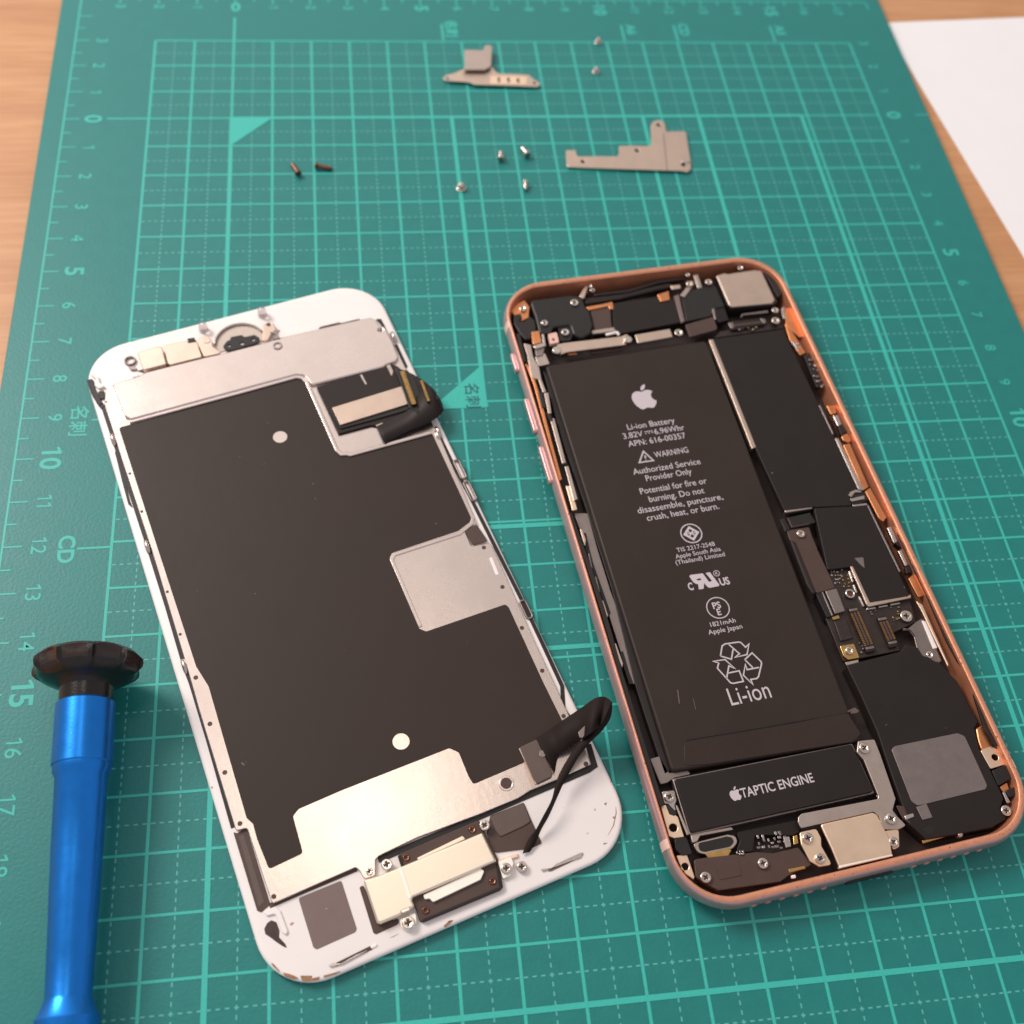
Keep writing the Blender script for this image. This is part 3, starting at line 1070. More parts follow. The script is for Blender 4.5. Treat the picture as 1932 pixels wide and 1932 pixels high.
P('shield_wall', PC((318, 1182), (628, 1140), (640, 1168), (335, 1215)), 4.7, 1.2, 'steel_matte', up, r=0.1)
P('shield_wall', PC((708, 0), (728, -5), (880, 322), (866, 332)), 4.9, 0.8, 'grey_metal', up, r=0.05)
P('shield_wall', PC((1255, 1130), (1275, 1128), (1640, 1880), (1622, 1890)), 4.8, 0.8, 'grey_metal', lo, r=0.05)
P('shield_rim', PD((820, 298), (852, 294), (1045, 706), (1475, 635), (1505, 610), (1512, 652), (1030, 752), (1005, 720)), 4.92, 0.5, 'beige_metal', lo, r=0.2)
for a_ in (((1008, 770), (1110, 755), (1112, 772), (1012, 788)), ((1138, 748), (1245, 730), (1248, 746), (1142, 764)), ((1272, 722), (1385, 702), (1388, 718), (1276, 738)),
           ((852, 508), (872, 500), (905, 590), (888, 598)), ((915, 640), (935, 634), (985, 745), (965, 752)), ((800, 350), (818, 344), (862, 470), (842, 476))):
    P('shield_clip', PD(*a_), 4.3, 0.5, 'steel', pcb, r=0.1, bev=0.08)
P('shield_clip', PB((1500, 1120), (1530, 1110), (1590, 1190), (1570, 1210)), 4.4, 0.5, 'steel', up, r=0.1)
P('spring_clip', PC((1060, 1062), (1220, 1020), (1232, 1060), (1082, 1088)), 4.9, 0.5, 'steel', up, r=0.2)
P('clip_recess', PC((1060, 1020), (1120, 980), (1240, 985), (1270, 1070), (1200, 1110), (1090, 1125)), 4.55, 0.3, 'black_plastic', up, r=0.3)
P('spring_clip', PC((1045, 1020), (1070, 980), (1130, 955), (1200, 972), (1190, 985), (1120, 985), (1080, 1040)), 4.9, 0.4, 'steel_matte', up, r=0.1)
P('shield_wall', PC((1095, 1128), (1250, 1108), (1262, 1128), (1100, 1145)), 4.92, 0.6, 'steel', lo, r=0.1)
P('tape_residue', PC((1112, 1732), (1212, 1722), (1222, 1800), (1228, 1845), (1190, 1815)), 4.87, 0.05, 'grey_metal', lo, r=0.05, bev=0.01)
P('film_seam', PC((660, 1146), (1075, 1128), (1075, 1134), (660, 1153)), 4.88, 0.06, 'rubber', up, r=0.02, bev=0.01)
ch = P('chip', PC((352, 1275), (610, 1215), (680, 1330), (402, 1388)), 4.5, 0.8, 'black_plastic', pcb, r=0.25)
P('chip_rim', PC((352, 1275), (372, 1270), (415, 1370), (602, 1335), (612, 1350), (402, 1390)), 4.55, 0.4, 'brown_flex', ch, r=0.05)
bf = P('battery_flex', PC((440, 1545)) + PD((240, 20), (400, 0), (560, 335), (650, 540), (440, 600), (190, 50)), 4.7, 0.5, 'brown_flex', r=0.3)
P('flex_head', PC((350, 1420), (600, 1380), (640, 1500), (700, 1640), (480, 1640), (380, 1520)), 4.72, 0.5, 'brown_flex', bf, r=0.3)
P('flex_fold', PD((140, 0), (205, 15), (440, 590), (398, 612), (330, 500)), 4.9, 0.9, 'display_flex', bf, r=0.3, bev=0.3)
P('flex_fold', PC((270, 1290), (330, 1270), (400, 1420), (330, 1440)), 4.8, 0.8, 'display_flex', bf, r=0.2, bev=0.3)
put_screw(PFR, bf, PC((510, 1450))[0], 4.75, 0.85, m=('screw_metal', 'gold'))
P('chip_shield', PD((538, 575), (665, 545), (765, 800), (650, 832)), 4.75, 0.9, 'grey_metal', pcb, r=0.15)
P('side_fold', PD((430, 600), (500, 578), (620, 850), (560, 880)), 4.5, 2.4, 'rubber', r=0.3)
P('steel_strip', PD((495, 580), (515, 576), (632, 848), (612, 856)), 4.55, 0.4, 'grey_metal', r=0.05)
P('gold_bracket', PD((612, 872), (690, 842), (706, 882), (630, 902)), 4.3, 0.5, 'gold', pcb, r=0.1)
P('chip', PD((640, 920), (770, 890), (855, 1105), (715, 1142)), 4.3, 0.5, 'pcb', pcb, r=0.2)
gp = P('gold_contact', PD((702, 1196), (865, 1170), (928, 1330), (800, 1352), (745, 1310)), 4.5, 0.6, 'gold', pcb, r=0.25)
put_screw(PFR, gp, PD((818, 1245))[0], 4.45, 0.8, m=('screw_metal', 'gold'))
P('white_tape', PD((760, 1382), (915, 1350), (918, 1385), (785, 1420)), 4.3, 0.3, 'steel_matte', pcb, r=0.1)


def connector(pts, pins, npin):
    cn = P('board_connector', pts, 4.55, 0.7, 'display_flex', pcb, r=0.25)
    q = PFR.locs(pins, 4.62)
    parts = []
    for (a, c) in ((q[0], q[3]), (q[1], q[2])):
        for k in range(npin):
            s = (k + 0.5) / npin
            x, y = a[0] * (1 - s) + c[0] * s, a[1] * (1 - s) + c[1] * s
            w, l = 0.22, abs(a[1] - c[1]) / npin * 0.30
            parts.append((slab_mesh([[(x - w, y - l), (x + w, y - l), (x + w, y + l), (x - w, y + l)]], 4.5, 4.63), 0))
    obj('gold_pins', join(parts), 'gold_dull', cn)
    mid = [(q[0][0] * .65 + q[1][0] * .35, q[0][1]), (q[0][0] * .35 + q[1][0] * .65, q[1][1]), (q[3][0] * .35 + q[2][0] * .65, q[2][1]), (q[3][0] * .65 + q[2][0] * .35, q[3][1])]
    obj('connector_core', slab_mesh([rnd(mid, 0.1)], 4.5, 4.72, 0.05), 'brown_flex', cn)
    for s0, s1 in ((0, 1), (3, 2)):
        a, c = q[s0], q[s1]
        x, y = (a[0] + c[0]) / 2, (a[1] + c[1]) / 2
        dy = 0.55 if s0 == 0 else -0.55
        obj('connector_end', slab_mesh([rnd([(x - 0.85, y + dy - .25), (x + 0.85, y + dy - .25), (x + 0.85, y + dy + .25), (x - 0.85, y + dy + .25)], 0.15)], 4.3, 4.72, 0.08), 'grey_metal', cn)


connector(PD((798, 755), (885, 735), (1115, 1245), (1010, 1275)), PD((835, 830), (905, 805), (1068, 1180), (995, 1200)), 20)
connector(PD((1128, 862), (1205, 845), (1360, 1195), (1270, 1220)), PD((1165, 930), (1232, 912), (1325, 1120), (1255, 1140)), 14)
caps(pcb, PD((575, 355), (740, 325), (700, 520), (620, 500)), 3.9, 4, 4, [cap_me, cap_dark, cap_me], 0.95, 0.62)
caps(pcb, PD((700, 400), (800, 390), (850, 540), (720, 560)), 3.9, 2, 4, [cap_gold], 0.95, 0.62)
caps(pcb, PD((1240, 760), (1380, 740), (1380, 900), (1300, 960)), 3.9, 3, 4, [cap_dark, cap_gold], 0.6, 0.6)
caps(pcb, PD((900, 1150), (960, 1140), (1000, 1290), (930, 1300)), 3.9, 2, 4, [cap_me, cap_dark], 0.7, 0.6)
caps(pcb, PD((1030, 800), (1120, 790), (1120, 850), (1050, 860)), 3.9, 2, 2, [cap_dark], 0.8, 0.6)


def ring_screw(v, z, ro, par):
    x, y = PFR.loc(v, z + .4)
    p = [(slab_mesh([circ(x, y, ro, 28), circ(x, y, ro * 0.62, 20)], z, z + 0.55, 0.15), 0), (slab_mesh([circ(x, y, ro * 0.6, 20)], z - .2, z + 0.25, 0.05), 1)]
    obj('standoff', join(p), ['steel', 'screw_dark'], par)


ring_screw(PD((820, 605))[0], 4.1, 0.98, pcb)
st = put_screw(PFR, pcb, PD((1460, 855))[0], 4.2, 1.2)

# --- right side, between board and frame
P('copper_plate', PC((985, 450), (1062, 430), (1275, 925), (1215, 962)), 4.75, 0.5, 'copper', r=0.15)
P('copper_plate', PC((1235, 975), (1290, 935), (1478, 1270), (1440, 1320), (1390, 1280)), 4.7, 0.5, 'copper', r=0.2)
P('copper_block', PC((965, 350), (1030, 318), (1080, 398), (1050, 425), (985, 400)), 4.8, 0.8, 'copper', r=0.2)
P('copper_block', PC((795, 5), (900, 0), (910, 90), (850, 110)), 4.6, 0.8, 'copper', r=0.2)
P('spring_contact', PC((872, 122), (920, 108), (972, 215), (925, 238)), 4.7, 0.8, 'steel', r=0.1)
P('spring_contact', PC((1485, 1388), (1530, 1372), (1602, 1545), (1560, 1562)), 4.7, 0.8, 'steel', r=0.1)
P('spring_contact', PC((1608, 1652), (1648, 1638), (1722, 1808), (1688, 1822)), 4.7, 0.8, 'steel', r=0.1)
P('gasket_block', PC((925, 235), (975, 218), (1030, 300), (965, 345)), 4.6, 1.0, 'rubber', r=0.2)
P('gasket_block', PC((1570, 1560), (1650, 1450), (1760, 1700), (1680, 1640)), 4.6, 1.4, 'rubber', r=0.2)
P('gasket_block', PC((1690, 1830), (1760, 1780), (1800, 1880), (1700, 1910)), 4.5, 1.0, 'rubber', r=0.2)
P('copper_plate', PD((1480, 432), (1560, 375), (1655, 625), (1592, 648)), 4.5, 0.5, 'copper', r=0.3)
P('copper_plate', PB((1430, 740), (1470, 730), (1640, 1050), (1600, 1070), (1440, 930)), 4.5, 0.5, 'copper', r=0.2)
P('copper_plate', PB((1420, 900), (1480, 950), (1660, 1240), (1600, 1270), (1480, 1090)), 4.3, 0.5, 'copper', r=0.2)
caps(up, PB((1520, 1130), (1580, 1110), (1640, 1270), (1590, 1280)), 4.2, 2, 3, [cap_me], 0.8, 0.9)
P('side_component', PB((1640, 1270), (1720, 1230), (1860, 1600), (1790, 1640)), 4.4, 1.2, 'rubber', r=0.3)
caps(up, PB((1650, 1300), (1740, 1300), (1880, 1650), (1810, 1660)), 4.4, 3, 6, [cap_me, cap_dark], 0.75, 0.95)
sb = P('side_bracket', PD((1395, 1005), (1480, 1010), (1560, 940), (1640, 890), (1720, 1060), (1850, 1370), (1740, 1375), (1655, 1330), (1600, 1240), (1560, 1080), (1500, 1005)), 4.1, 0.5, 'grey_metal', r=0.3)
P('bracket_insert', PD((1628, 902), (1680, 922), (1812, 1220), (1762, 1232)), 4.3, 0.3, 'panel_white', sb, r=0.2)
put_screw(PFR, sb, PD((1725, 1295))[0], 4.15, 0.72)
P('copper_trim', PD((1560, 680), (1640, 735), (1932, 1395), (1932, 1440), (1630, 800)), 4.9, 0.3, 'peach_metal', r=0.1)


def seal(vs, w, z, h):
    q = PFR.locs(vs, z)
    V, F = stroke(q, w)
    lp = [(V[2 * i].x, V[2 * i].y) for i in range(len(q))] + [(V[2 * i + 1].x, V[2 * i + 1].y) for i in reversed(range(len(q)))]
    obj('rubber_seal', slab_mesh([lp], z - h, z, 0.08), 'rubber', phone)


seal(B21((1225, 1085), (1330, 1310), (1400, 1455), (1500, 1685), (1640, 1945)) + PE((1500, 590), (1620, 800)), 0.75, 5.2, 0.5)
seal(PH((335, 0), (440, 300), (560, 620), (700, 1060), (800, 1400), (905, 1800)) + PF((110, 420), (160, 560)), 0.9, 5.2, 0.5)
seal(PA((240, 900), (310, 1220)), 0.8, 5.2, 0.5)
# --- left side
P('side_plate', PH((385, 0), (540, 0), (650, 400), (800, 880), (1010, 1460), (1150, 1932), (1010, 1932), (910, 1560), (805, 1240), (700, 920), (590, 620), (480, 280)), 3.5, 0.6, 'grey_metal', r=0.2)
P('side_plate', PF((20, 30), (130, 0), (240, 190), (440, 150), (490, 205), (300, 245), (220, 300), (140, 320)), 3.7, 0.6, 'grey_metal', r=0.3)
P('plate_slot', PH((490, 225), (520, 222), (560, 400), (600, 560), (720, 900), (800, 1130), (770, 1180), (690, 930), (580, 600), (510, 400)), 3.6, 0.2, 'rubber', r=0.1, bev=0.04)
P('plate_slot', PH((905, 1570), (940, 1562), (1010, 1800), (1060, 1932), (1010, 1932), (950, 1760)), 3.6, 0.2, 'rubber', r=0.1, bev=0.04)
for a_ in (((450, 180), (475, 180), (520, 300), (510, 380), (490, 330)), ((690, 990), (715, 985), (770, 1150), (750, 1230), (730, 1150)), ((835, 1475), (860, 1470), (940, 1700), (930, 1760), (900, 1690))):
    P('spring_clip', PH(*a_), 4.6, 0.6, 'beige_metal', r=0.1)
for a_ in (((540, 455), (560, 450), (595, 620), (575, 625)), ((615, 720), (640, 715), (680, 890), (655, 895))):
    P('side_flex', PH(*a_), 4.3, 0.5, 'grey_metal', r=0.1)
P('button_flex', PA((300, 1008), (385, 1030), (410, 1160), (480, 1290), (505, 1420), (560, 1560), (520, 1570), (470, 1420), (390, 1400), (340, 1130)), 4.8, 0.5, 'steel_matte', r=0.2)
P('button_flex', B11((1148, 292), (1172, 288), (1190, 405), (1172, 412)), 4.9, 0.5, 'steel_matte', r=0.1)
P('button_flex', B11((1180, 436), (1206, 434), (1272, 686), (1250, 692)), 4.9, 0.5, 'steel_matte', r=0.1)
P('button_flex', B11((1264, 708), (1286, 704), (1338, 892), (1315, 902)), 4.9, 0.5, 'steel_matte', r=0.1)
P('copper_plate', B11((1270, 818), (1296, 815), (1336, 950), (1308, 958)), 4.6, 0.5, 'peach_metal', r=0.1)
P('copper_plate', B11((1040, 120), (1075, 150), (1120, 290), (1150, 400), (1190, 560), (1250, 780), (1232, 790), (1150, 480), (1090, 250)), 4.7, 0.5, 'copper', r=0.1)
P('button_spacer', B11((1115, 285), (1140, 285), (1160, 380), (1135, 370)), 5.0, 1.0, 'rubber', r=0.1)
P('button_spacer', B11((1160, 400), (1185, 410), (1200, 450), (1180, 450)), 5.0, 1.0, 'rubber', r=0.1)

# --- top of the phone
ac = P('antenna_cover', PA((390, 520), (560, 500), (830, 465), (960, 480), (1000, 590), (1050, 650), (1090, 800), (1060, 900), (960, 955), (860, 905), (830, 805), (640, 830), (600, 885), (480, 905), (430, 700), (380, 560)), 4.9, 2.8, 'black_plastic', r=0.7, bev=0.35)
P('cover_recess', PA((470, 690), (590, 690), (640, 830), (600, 900), (500, 900)), 4.96, 0.2, 'rubber', ac, r=0.5, bev=0.05)
put_screw(PFR, ac, PA((880, 545))[0], 4.9, 0.92)
put_screw(PFR, ac, PA((540, 775))[0], 4.98, 0.78)
P('cover_recess', PA((690, 810), (820, 800), (860, 920), (830, 980), (720, 990)), 4.5, 0.4, 'rubber', ac, r=0.5, bev=0.05)
put_screw(PFR, ac, PA((775, 880))[0], 4.6, 0.92)
P('contact_pad', PA((578, 902), (680, 885), (706, 1000), (605, 1022)), 4.8, 1.0, 'antenna', r=0.3, holes=[(PA((643, 968))[0], 0.38)])
put_screw(PFR, phone, PA((295, 612))[0], 4.4, 0.8)
P('copper_plate', PA((160, 640), (230, 560), (310, 520), (370, 600), (360, 720), (280, 760), (200, 700)), 4.3, 0.6, 'copper', r=0.3)
P('rubber_gasket', PA((188, 690), (270, 668), (288, 720), (255, 762), (310, 760), (380, 700), (440, 760), (450, 860), (390, 960), (320, 970), (255, 900), (190, 790)), 4.7, 1.8, 'rubber', r=0.4, bev=0.3)
P('copper_block', PA((392, 880), (478, 868), (508, 1000), (408, 1030)), 4.8, 1.4, 'copper', r=0.2)
P('corner_clip', PA((408, 1040), (520, 1005), (505, 905), (535, 900), (555, 1040), (435, 1075)), 4.8, 0.6, 'steel', r=0.2)
P('clip_block', PA((430, 1072), (545, 1050), (520, 1150), (445, 1162)), 4.4, 1.2, 'grey_metal', r=0.3)
P('side_plate', PA((430, 1165), (545, 1120), (600, 1245), (470, 1272)), 4.2, 0.6, 'steel_matte', r=0.2)
b1 = P('connector_bracket', PA((690, 1020), (780, 1005), (1400, 935), (1470, 905), (1530, 960), (1500, 1015), (1420, 1032), (790, 1112), (720, 1140), (640, 1100)), 4.9, 0.4, 'beige_metal', r=0.6)
b2 = P('connector_bracket', PA((1562, 915)) + PB((125, 970), (157, 1060)) + PA((1592, 1010)), 4.9, 0.4, 'beige_metal', r=0.2)
put_screw(PFR, b1, PA((680, 1085))[0], 4.9, 1.0, h=0.8, slot=False, key='dome')
put_screw(PFR, b1, PA((1485, 962))[0], 4.9, 0.95, h=0.8, slot=False, key='dome')
put_screw(PFR, b2, PB((228, 1008))[0], 4.8, 0.95)
P('bracket_foot', PA((800, 1115), (900, 1100), (910, 1135), (810, 1145)), 4.3, 0.5, 'copper', b1, r=0.1)
P('bracket_foot', PA((1050, 1090), (1410, 1040), (1420, 1090), (1060, 1135)), 3.9, 0.5, 'brown_flex', b1, r=0.1)
fcf = P('camera_flex', PA((1310, 560), (1820, 480)) + PB((120, 600), (200, 720), (285, 890)) + PA((1400, 905), (1320, 830)), 4.2, 1.5, 'black_film', r=0.3)
P('flex_patch', PA((1060, 622), (1280, 606), (1305, 842), (1100, 862)), 4.0, 1.2, 'brown_flex', r=0.2)
P('steel_strip', PA((1070, 868), (1370, 820), (1380, 870), (1080, 905)), 4.0, 0.8, 'steel_matte', r=0.2)
P('steel_strip', PA((1232, 898), (1365, 872), (1395, 905), (1380, 922), (1350, 895), (1240, 922)), 4.7, 0.5, 'panel_white', r=0.1)
P('copper_strip', PA((1005, 600), (1180, 570), (1310, 540), (1322, 622), (1280, 625), (1260, 590), (1040, 635)), 4.3, 0.6, 'copper', r=0.2)
P('copper_tab', PA((1815, 460), (1925, 425)) + PB((110, 535), (125, 640), (20, 662)), 4.5, 0.6, 'copper', r=0.2)
P('earpiece_channel', PA((990, 500), (1400, 450)) + PB((0, 472), (135, 450), (140, 500), (0, 525)) + PA((1400, 510), (1000, 572)), 3.9, 1.4, 'display_flex', r=0.3, bev=0.3)
P('earpiece_rail', PA((1100, 450), (1500, 400)) + PB((0, 420), (300, 390), (290, 410), (0, 450)) + PA((1500, 430), (1110, 475)), 4.2, 1.0, 'rubber', r=0.2, bev=0.2)
put_screw(PFR, phone, PA((1058, 362))[0], 4.4, 0.45)
put_screw(PFR, phone, PA((1082, 405))[0], 4.0, 0.6)
P('spring_clip', PA((935, 470), (975, 400), (1010, 350), (1030, 370), (990, 500), (950, 505)), 4.5, 0.5, 'beige_metal', r=0.1)
cmn = P('rear_camera', PB((650, 370), (740, 340), (775, 350), (1080, 305), (1160, 312), (1312, 640), (1285, 680), (825, 722), (795, 700)), 5.3, 0.5, 'beige_metal', r=0.3, bev=0.15)
P('camera_body', PB((655, 385), (1160, 320), (1215, 420), (1345, 660), (1300, 705), (820, 740), (770, 690)), 4.8, 3.0, 'black_plastic', cmn, r=0.5)
P('gasket_block', PB((1165, 300), (1250, 330), (1330, 430), (1400, 560), (1350, 620), (1250, 430)), 4.8, 2.0, 'rubber', r=0.3)
bs = P('camera_connector', PB((260, 625), (360, 535), (500, 505), (640, 485), (745, 715), (600, 745), (600, 825), (310, 888)), 4.6, 1.6, 'black_plastic', r=0.3)
P('camera_connector', PB((620, 745), (745, 725), (790, 870), (680, 900), (640, 850)), 4.4, 1.4, 'black_film', r=0.3)
P('metal_clip', PB((242, 588), (320, 490), (310, 450), (380, 420), (400, 460), (345, 540), (290, 612)), 4.9, 0.5, 'steel_matte', r=0.2)
P('metal_clip', PB((392, 365), (440, 352), (492, 500), (440, 512)), 4.8, 0.5, 'steel_matte', r=0.1)
P('metal_clip', PB((130, 480), (240, 470), (250, 510), (150, 525)), 4.5, 0.5, 'beige_metal', r=0.1)
put_screw(PFR, phone, PB((325, 355))[0], 4.6, 0.55)
put_screw(PFR, phone, PB((348, 455))[0], 4.9, 0.8)
put_screw(PFR, phone, PB((565, 435))[0], 4.8, 0.85)
put_screw(PFR, phone, PB((925, 275))[0], 4.6, 0.7)
P('ribbon_cable', PB((170, 595), (232, 580), (298, 885), (255, 905)), 4.5, 0.5, 'window_grey', r=0.1, bev=0.2)
P('flex_connector', PB((300, 922), (618, 832), (662, 960), (640, 985), (350, 1062)), 4.8, 0.8, 'brown_flex', r=0.3)
P('sensor_clip', PB((600, 745), (630, 735), (650, 860), (632, 870)), 4.7, 0.5, 'grey_metal', r=0.1)
bc2 = P('board_connector', PB((785, 900), (850, 880), (1190, 845), (1225, 880), (1205, 920), (820, 985)), 4.6, 0.9, 'display_flex', r=0.5, bev=0.25)
P('connector_core', PB((840, 918), (1170, 880), (1172, 905), (845, 945)), 4.7, 0.3, 'brown_flex', bc2, r=0.3, bev=0.1)
P('connector_end', PB((785, 905), (840, 890), (850, 960), (815, 965)), 4.68, 0.4, 'grey_metal', bc2, r=0.2)
P('connector_end', PB((1140, 850), (1205, 855), (1215, 900), (1190, 910)), 4.68, 0.4, 'grey_metal', bc2, r=0.2)
P('steel_strip', PB((925, 830), (940, 800), (1230, 760), (1245, 785), (950, 815), (940, 842)), 4.5, 0.5, 'grey_metal', r=0.1)
caps(bs, PB((690, 990), (800, 980), (1240, 950), (1230, 990)), 4.2, 10, 1, [cap_me, cap_gold], 0.7, 0.7)
put_screw(PFR, phone, PB((1320, 755))[0], 4.7, 0.8)
put_screw(PFR, phone, PB((1325, 872))[0], 4.7, 0.95)
P('steel_strip', PB((1385, 740), (1420, 710), (1425, 800), (1440, 860), (1405, 850)), 4.6, 0.6, 'steel', r=0.1)
P('board_edge', PB((690, 1000), (1240, 920), (1420, 930), (1400, 965), (620, 1075)), 3.9, 0.8, 'pcb', r=0.2)


# ================================================================== DISPLAY ASSEMBLY
DFR = Frame(21.55, -130.3, 17.36)
disp = empty('display_assembly', 21.55, -130.3, 17.36, 'detached white phone screen lying face down with black backing film and metal plates', 'phone screen')
DW, DH, DR = 32.45, 68.2, 9.6


def dloop(inset, z, n=12):
    return [(x, y, z) for x, y in rring(DW, DH, DR, inset, n)]


o = obj('front_panel', loft([dloop(i, z) for i, z in [(0.9, 0.12), (0.25, 0.3), (0.02, 0.7), (0.0, 1.0), (0.10, 1.25), (0.34, 1.42), (0.7, 1.5)]]), 'panel_white', disp)
shade(o, 40)


def D(name, pts, z, h, m, par=None, r=0.25, bev=0.08, holes=(), rc=False):
    return P(name, pts, z, h, m, par or disp, r, bev, DFR, holes, rc)


# metal back plate, black film, raised earpiece shield
plate = D('back_plate', DA((285, 1150)) + B01((590, 350), (700, 700), (862, 1190), (1060, 1850)) + B02((1125, 150), (1335, 838), (1398, 822), (1540, 1252)) +
          DF((1398, 462), (1440, 500), (1490, 590), (1620, 560), (1620, 375), (1660, 335)) + DD((870, 310), (1590, 40)) + DE((480, 1335), (620, 1245), (900, 1130), (1310, 950), (1250, 790), (1060, 395), (880, 0)) +
          B11((1095, 1700), (935, 1340), (845, 1140), (735, 1160), (695, 1065), (768, 1030), (570, 570), (520, 470)) + DB((1710, 660), (1490, 400), (700, 540)), 2.2, 0.7, 'plate_metal', r=0.5, bev=0.12)
film = D('backlight_film', DA((428, 1600)) + DB((0, 1212), (640, 1035), (700, 1085), (1050, 1860), (1120, 1925)) + DC((580, 1308), (1530, 1052)) +
         B11((735, 998), (728, 1022), (662, 1072), (285, 1198), (272, 1232), (440, 1625), (480, 1642), (928, 1488), (948, 1505)) + DE((770, 20), (985, 455), (1000, 520), (540, 935), (0, 1165)) +
         B12((745, 570), (720, 530), (665, 395), (612, 370), (0, 610)) + B02((1690, 715), (1658, 755), (1715, 965), (1522, 1056), (1455, 885), (1432, 800), (1395, 765), (1180, 20)) + B01((1110, 1840), (890, 1165)),
         2.26, 0.10, 'backlight_film', r=0.6, bev=0.03, holes=[(B01((1585, 540))[0], 1.45), (B12((338, 332))[0], 1.5)])
ear = D('earpiece_shield', DA((345, 1105), (650, 1015), (740, 968), (1380, 808), (1600, 758)) + DB((230, 640), (440, 575), (860, 478), (1330, 372), (1440, 350), (1500, 378), (1545, 440), (1610, 460), (1700, 640), (1762, 800), (1735, 845), (1625, 885), (1590, 912), (775, 1118), (690, 1010), (600, 1000)) + DA((560, 1508), (490, 1470)), 2.9, 0.8, 'plate_metal', r=0.6, bev=0.3,
        holes=[(DB((1553, 492))[0], 0.42)])


def ridge(vs, w, z, h, m='plate_metal', name='pressed_rib', bev=0.18, closed=False):
    q = DFR.locs(vs, z)
    V, F = stroke(q, w)
    lp = [(V[2 * i].x, V[2 * i].y) for i in range(len(q))] + [(V[2 * i + 1].x, V[2 * i + 1].y) for i in reversed(range(len(q)))]
    return obj(name, slab_mesh([rnd(lp, 0.15, 2)], z - h, z, bev), m, plate)


ridge(DA((545, 1530)) + DB((0, 1185), (600, 1018), (670, 1030), (720, 1080), (1060, 1850), (1110, 1895), (1170, 1890)) + DC((600, 1290), (1530, 1035)), 0.85, 2.62, 0.5)
ridge(B11((745, 1002), (738, 1030), (670, 1085), (300, 1205), (285, 1235), (448, 1615)), 0.75, 2.42, 0.3)
for crp, rr_ in ((B11((807, 1167)), .42), (B11((912, 1390)), .42), (B11((1022, 1622)), .42), (B11((1137, 1864)), .42), (B12((1385, 460)), .45), (B02((1188, 233)), .42), (B02((1272, 508)), .42), (B02((1358, 797)), .42), (B02((1550, 1210)), .42),
                 (B01((735, 748)), .28), (B01((802, 963)), .28), (B01((947, 1417)), .28), (B01((1020, 1658)), .28), (B01((1108, 1903)), .42), (DE((1000, 402)), .40), (DA((283, 1308)), .22)):
    x, y = DFR.loc(crp[0], 2.22)
    obj('rivet_hole', slab_mesh([circ(x, y, rr_, 18)], 2.0, 2.225), 'recess', plate)
x, y = DFR.loc(DE((352, 1165))[0], 2.25)
obj('pivot_hole', join([(slab_mesh([circ(x, y, 1.36, 32), circ(x, y, 0.95, 28)], 2.1, 2.36, 0.1), 0), (slab_mesh([circ(x, y, 0.94, 28)], 2.0, 2.23), 1)]), ['plate_metal', 'recess'], plate)
D('plate_slot', B11((836, 1226), (852, 1220), (892, 1318), (874, 1324)), 2.23, 0.1, 'panel_white', plate, r=0.3, bev=0.02)
D('side_slot', B11((700, 1072), (768, 1038), (830, 1130), (742, 1152)), 2.24, 0.2, 'recess', plate, r=0.3, bev=0.03)


def dstrip(vs, w, z, h, m='rubber', name='edge_strip'):
    q = DFR.locs(vs, z)
    V, F = stroke(q, w)
    lp = [(V[2 * i].x, V[2 * i].y) for i in range(len(q))] + [(V[2 * i + 1].x, V[2 * i + 1].y) for i in reversed(range(len(q)))]
    return obj(name, slab_mesh([lp], z - h, z, 0.05), m, disp)


dstrip(B01((585, 378), (645, 560), (740, 860), (838, 1160), (945, 1500), (1045, 1840)) + B02((1080, 0), (1180, 330), (1320, 820)), 0.75, 1.62, 0.3)  # dark of the slot beside the plate, drawn as a black strip
dstrip(B01((505, 215), (530, 290), (565, 350), (585, 375)), 1.1, 1.64, 0.3)
D('side_slot', B01((648, 620), (672, 640), (735, 900), (752, 945), (725, 920), (690, 790)), 1.63, 0.2, 'rubber', r=0.1, bev=0.02)
dstrip(B11((560, 545), (625, 680), (745, 910), (790, 1000), (900, 1220), (1030, 1480), (1130, 1690), (1250, 1950)) + DE((1000, 330), (1070, 420)), 0.75, 1.62, 0.3)  # right-hand slot, its dark likewise drawn as a black strip
dstrip(DE((1280, 720), (1350, 960), (1280, 1010), (620, 1290), (0, 1560)) + DD((1500, 110), (880, 370), (430, 560)), 1.05, 1.66, 0.4)  # black rubber border along the bottom
D('side_slot', B02((1320, 845), (1342, 852), (1388, 825), (1402, 840), (1530, 1255), (1478, 1300), (1455, 1290)), 1.62, 0.3, 'recess', r=0.3, bev=0.03)
D('slot_floor', B02((1350, 870), (1380, 860), (1495, 1240), (1465, 1270)), 1.66, 0.1, 'pad_brown', r=0.1, bev=0.02)
dstrip(DF((420, 900), (800, 735), (1410, 480)), 0.8, 1.62, 0.3, 'recess')

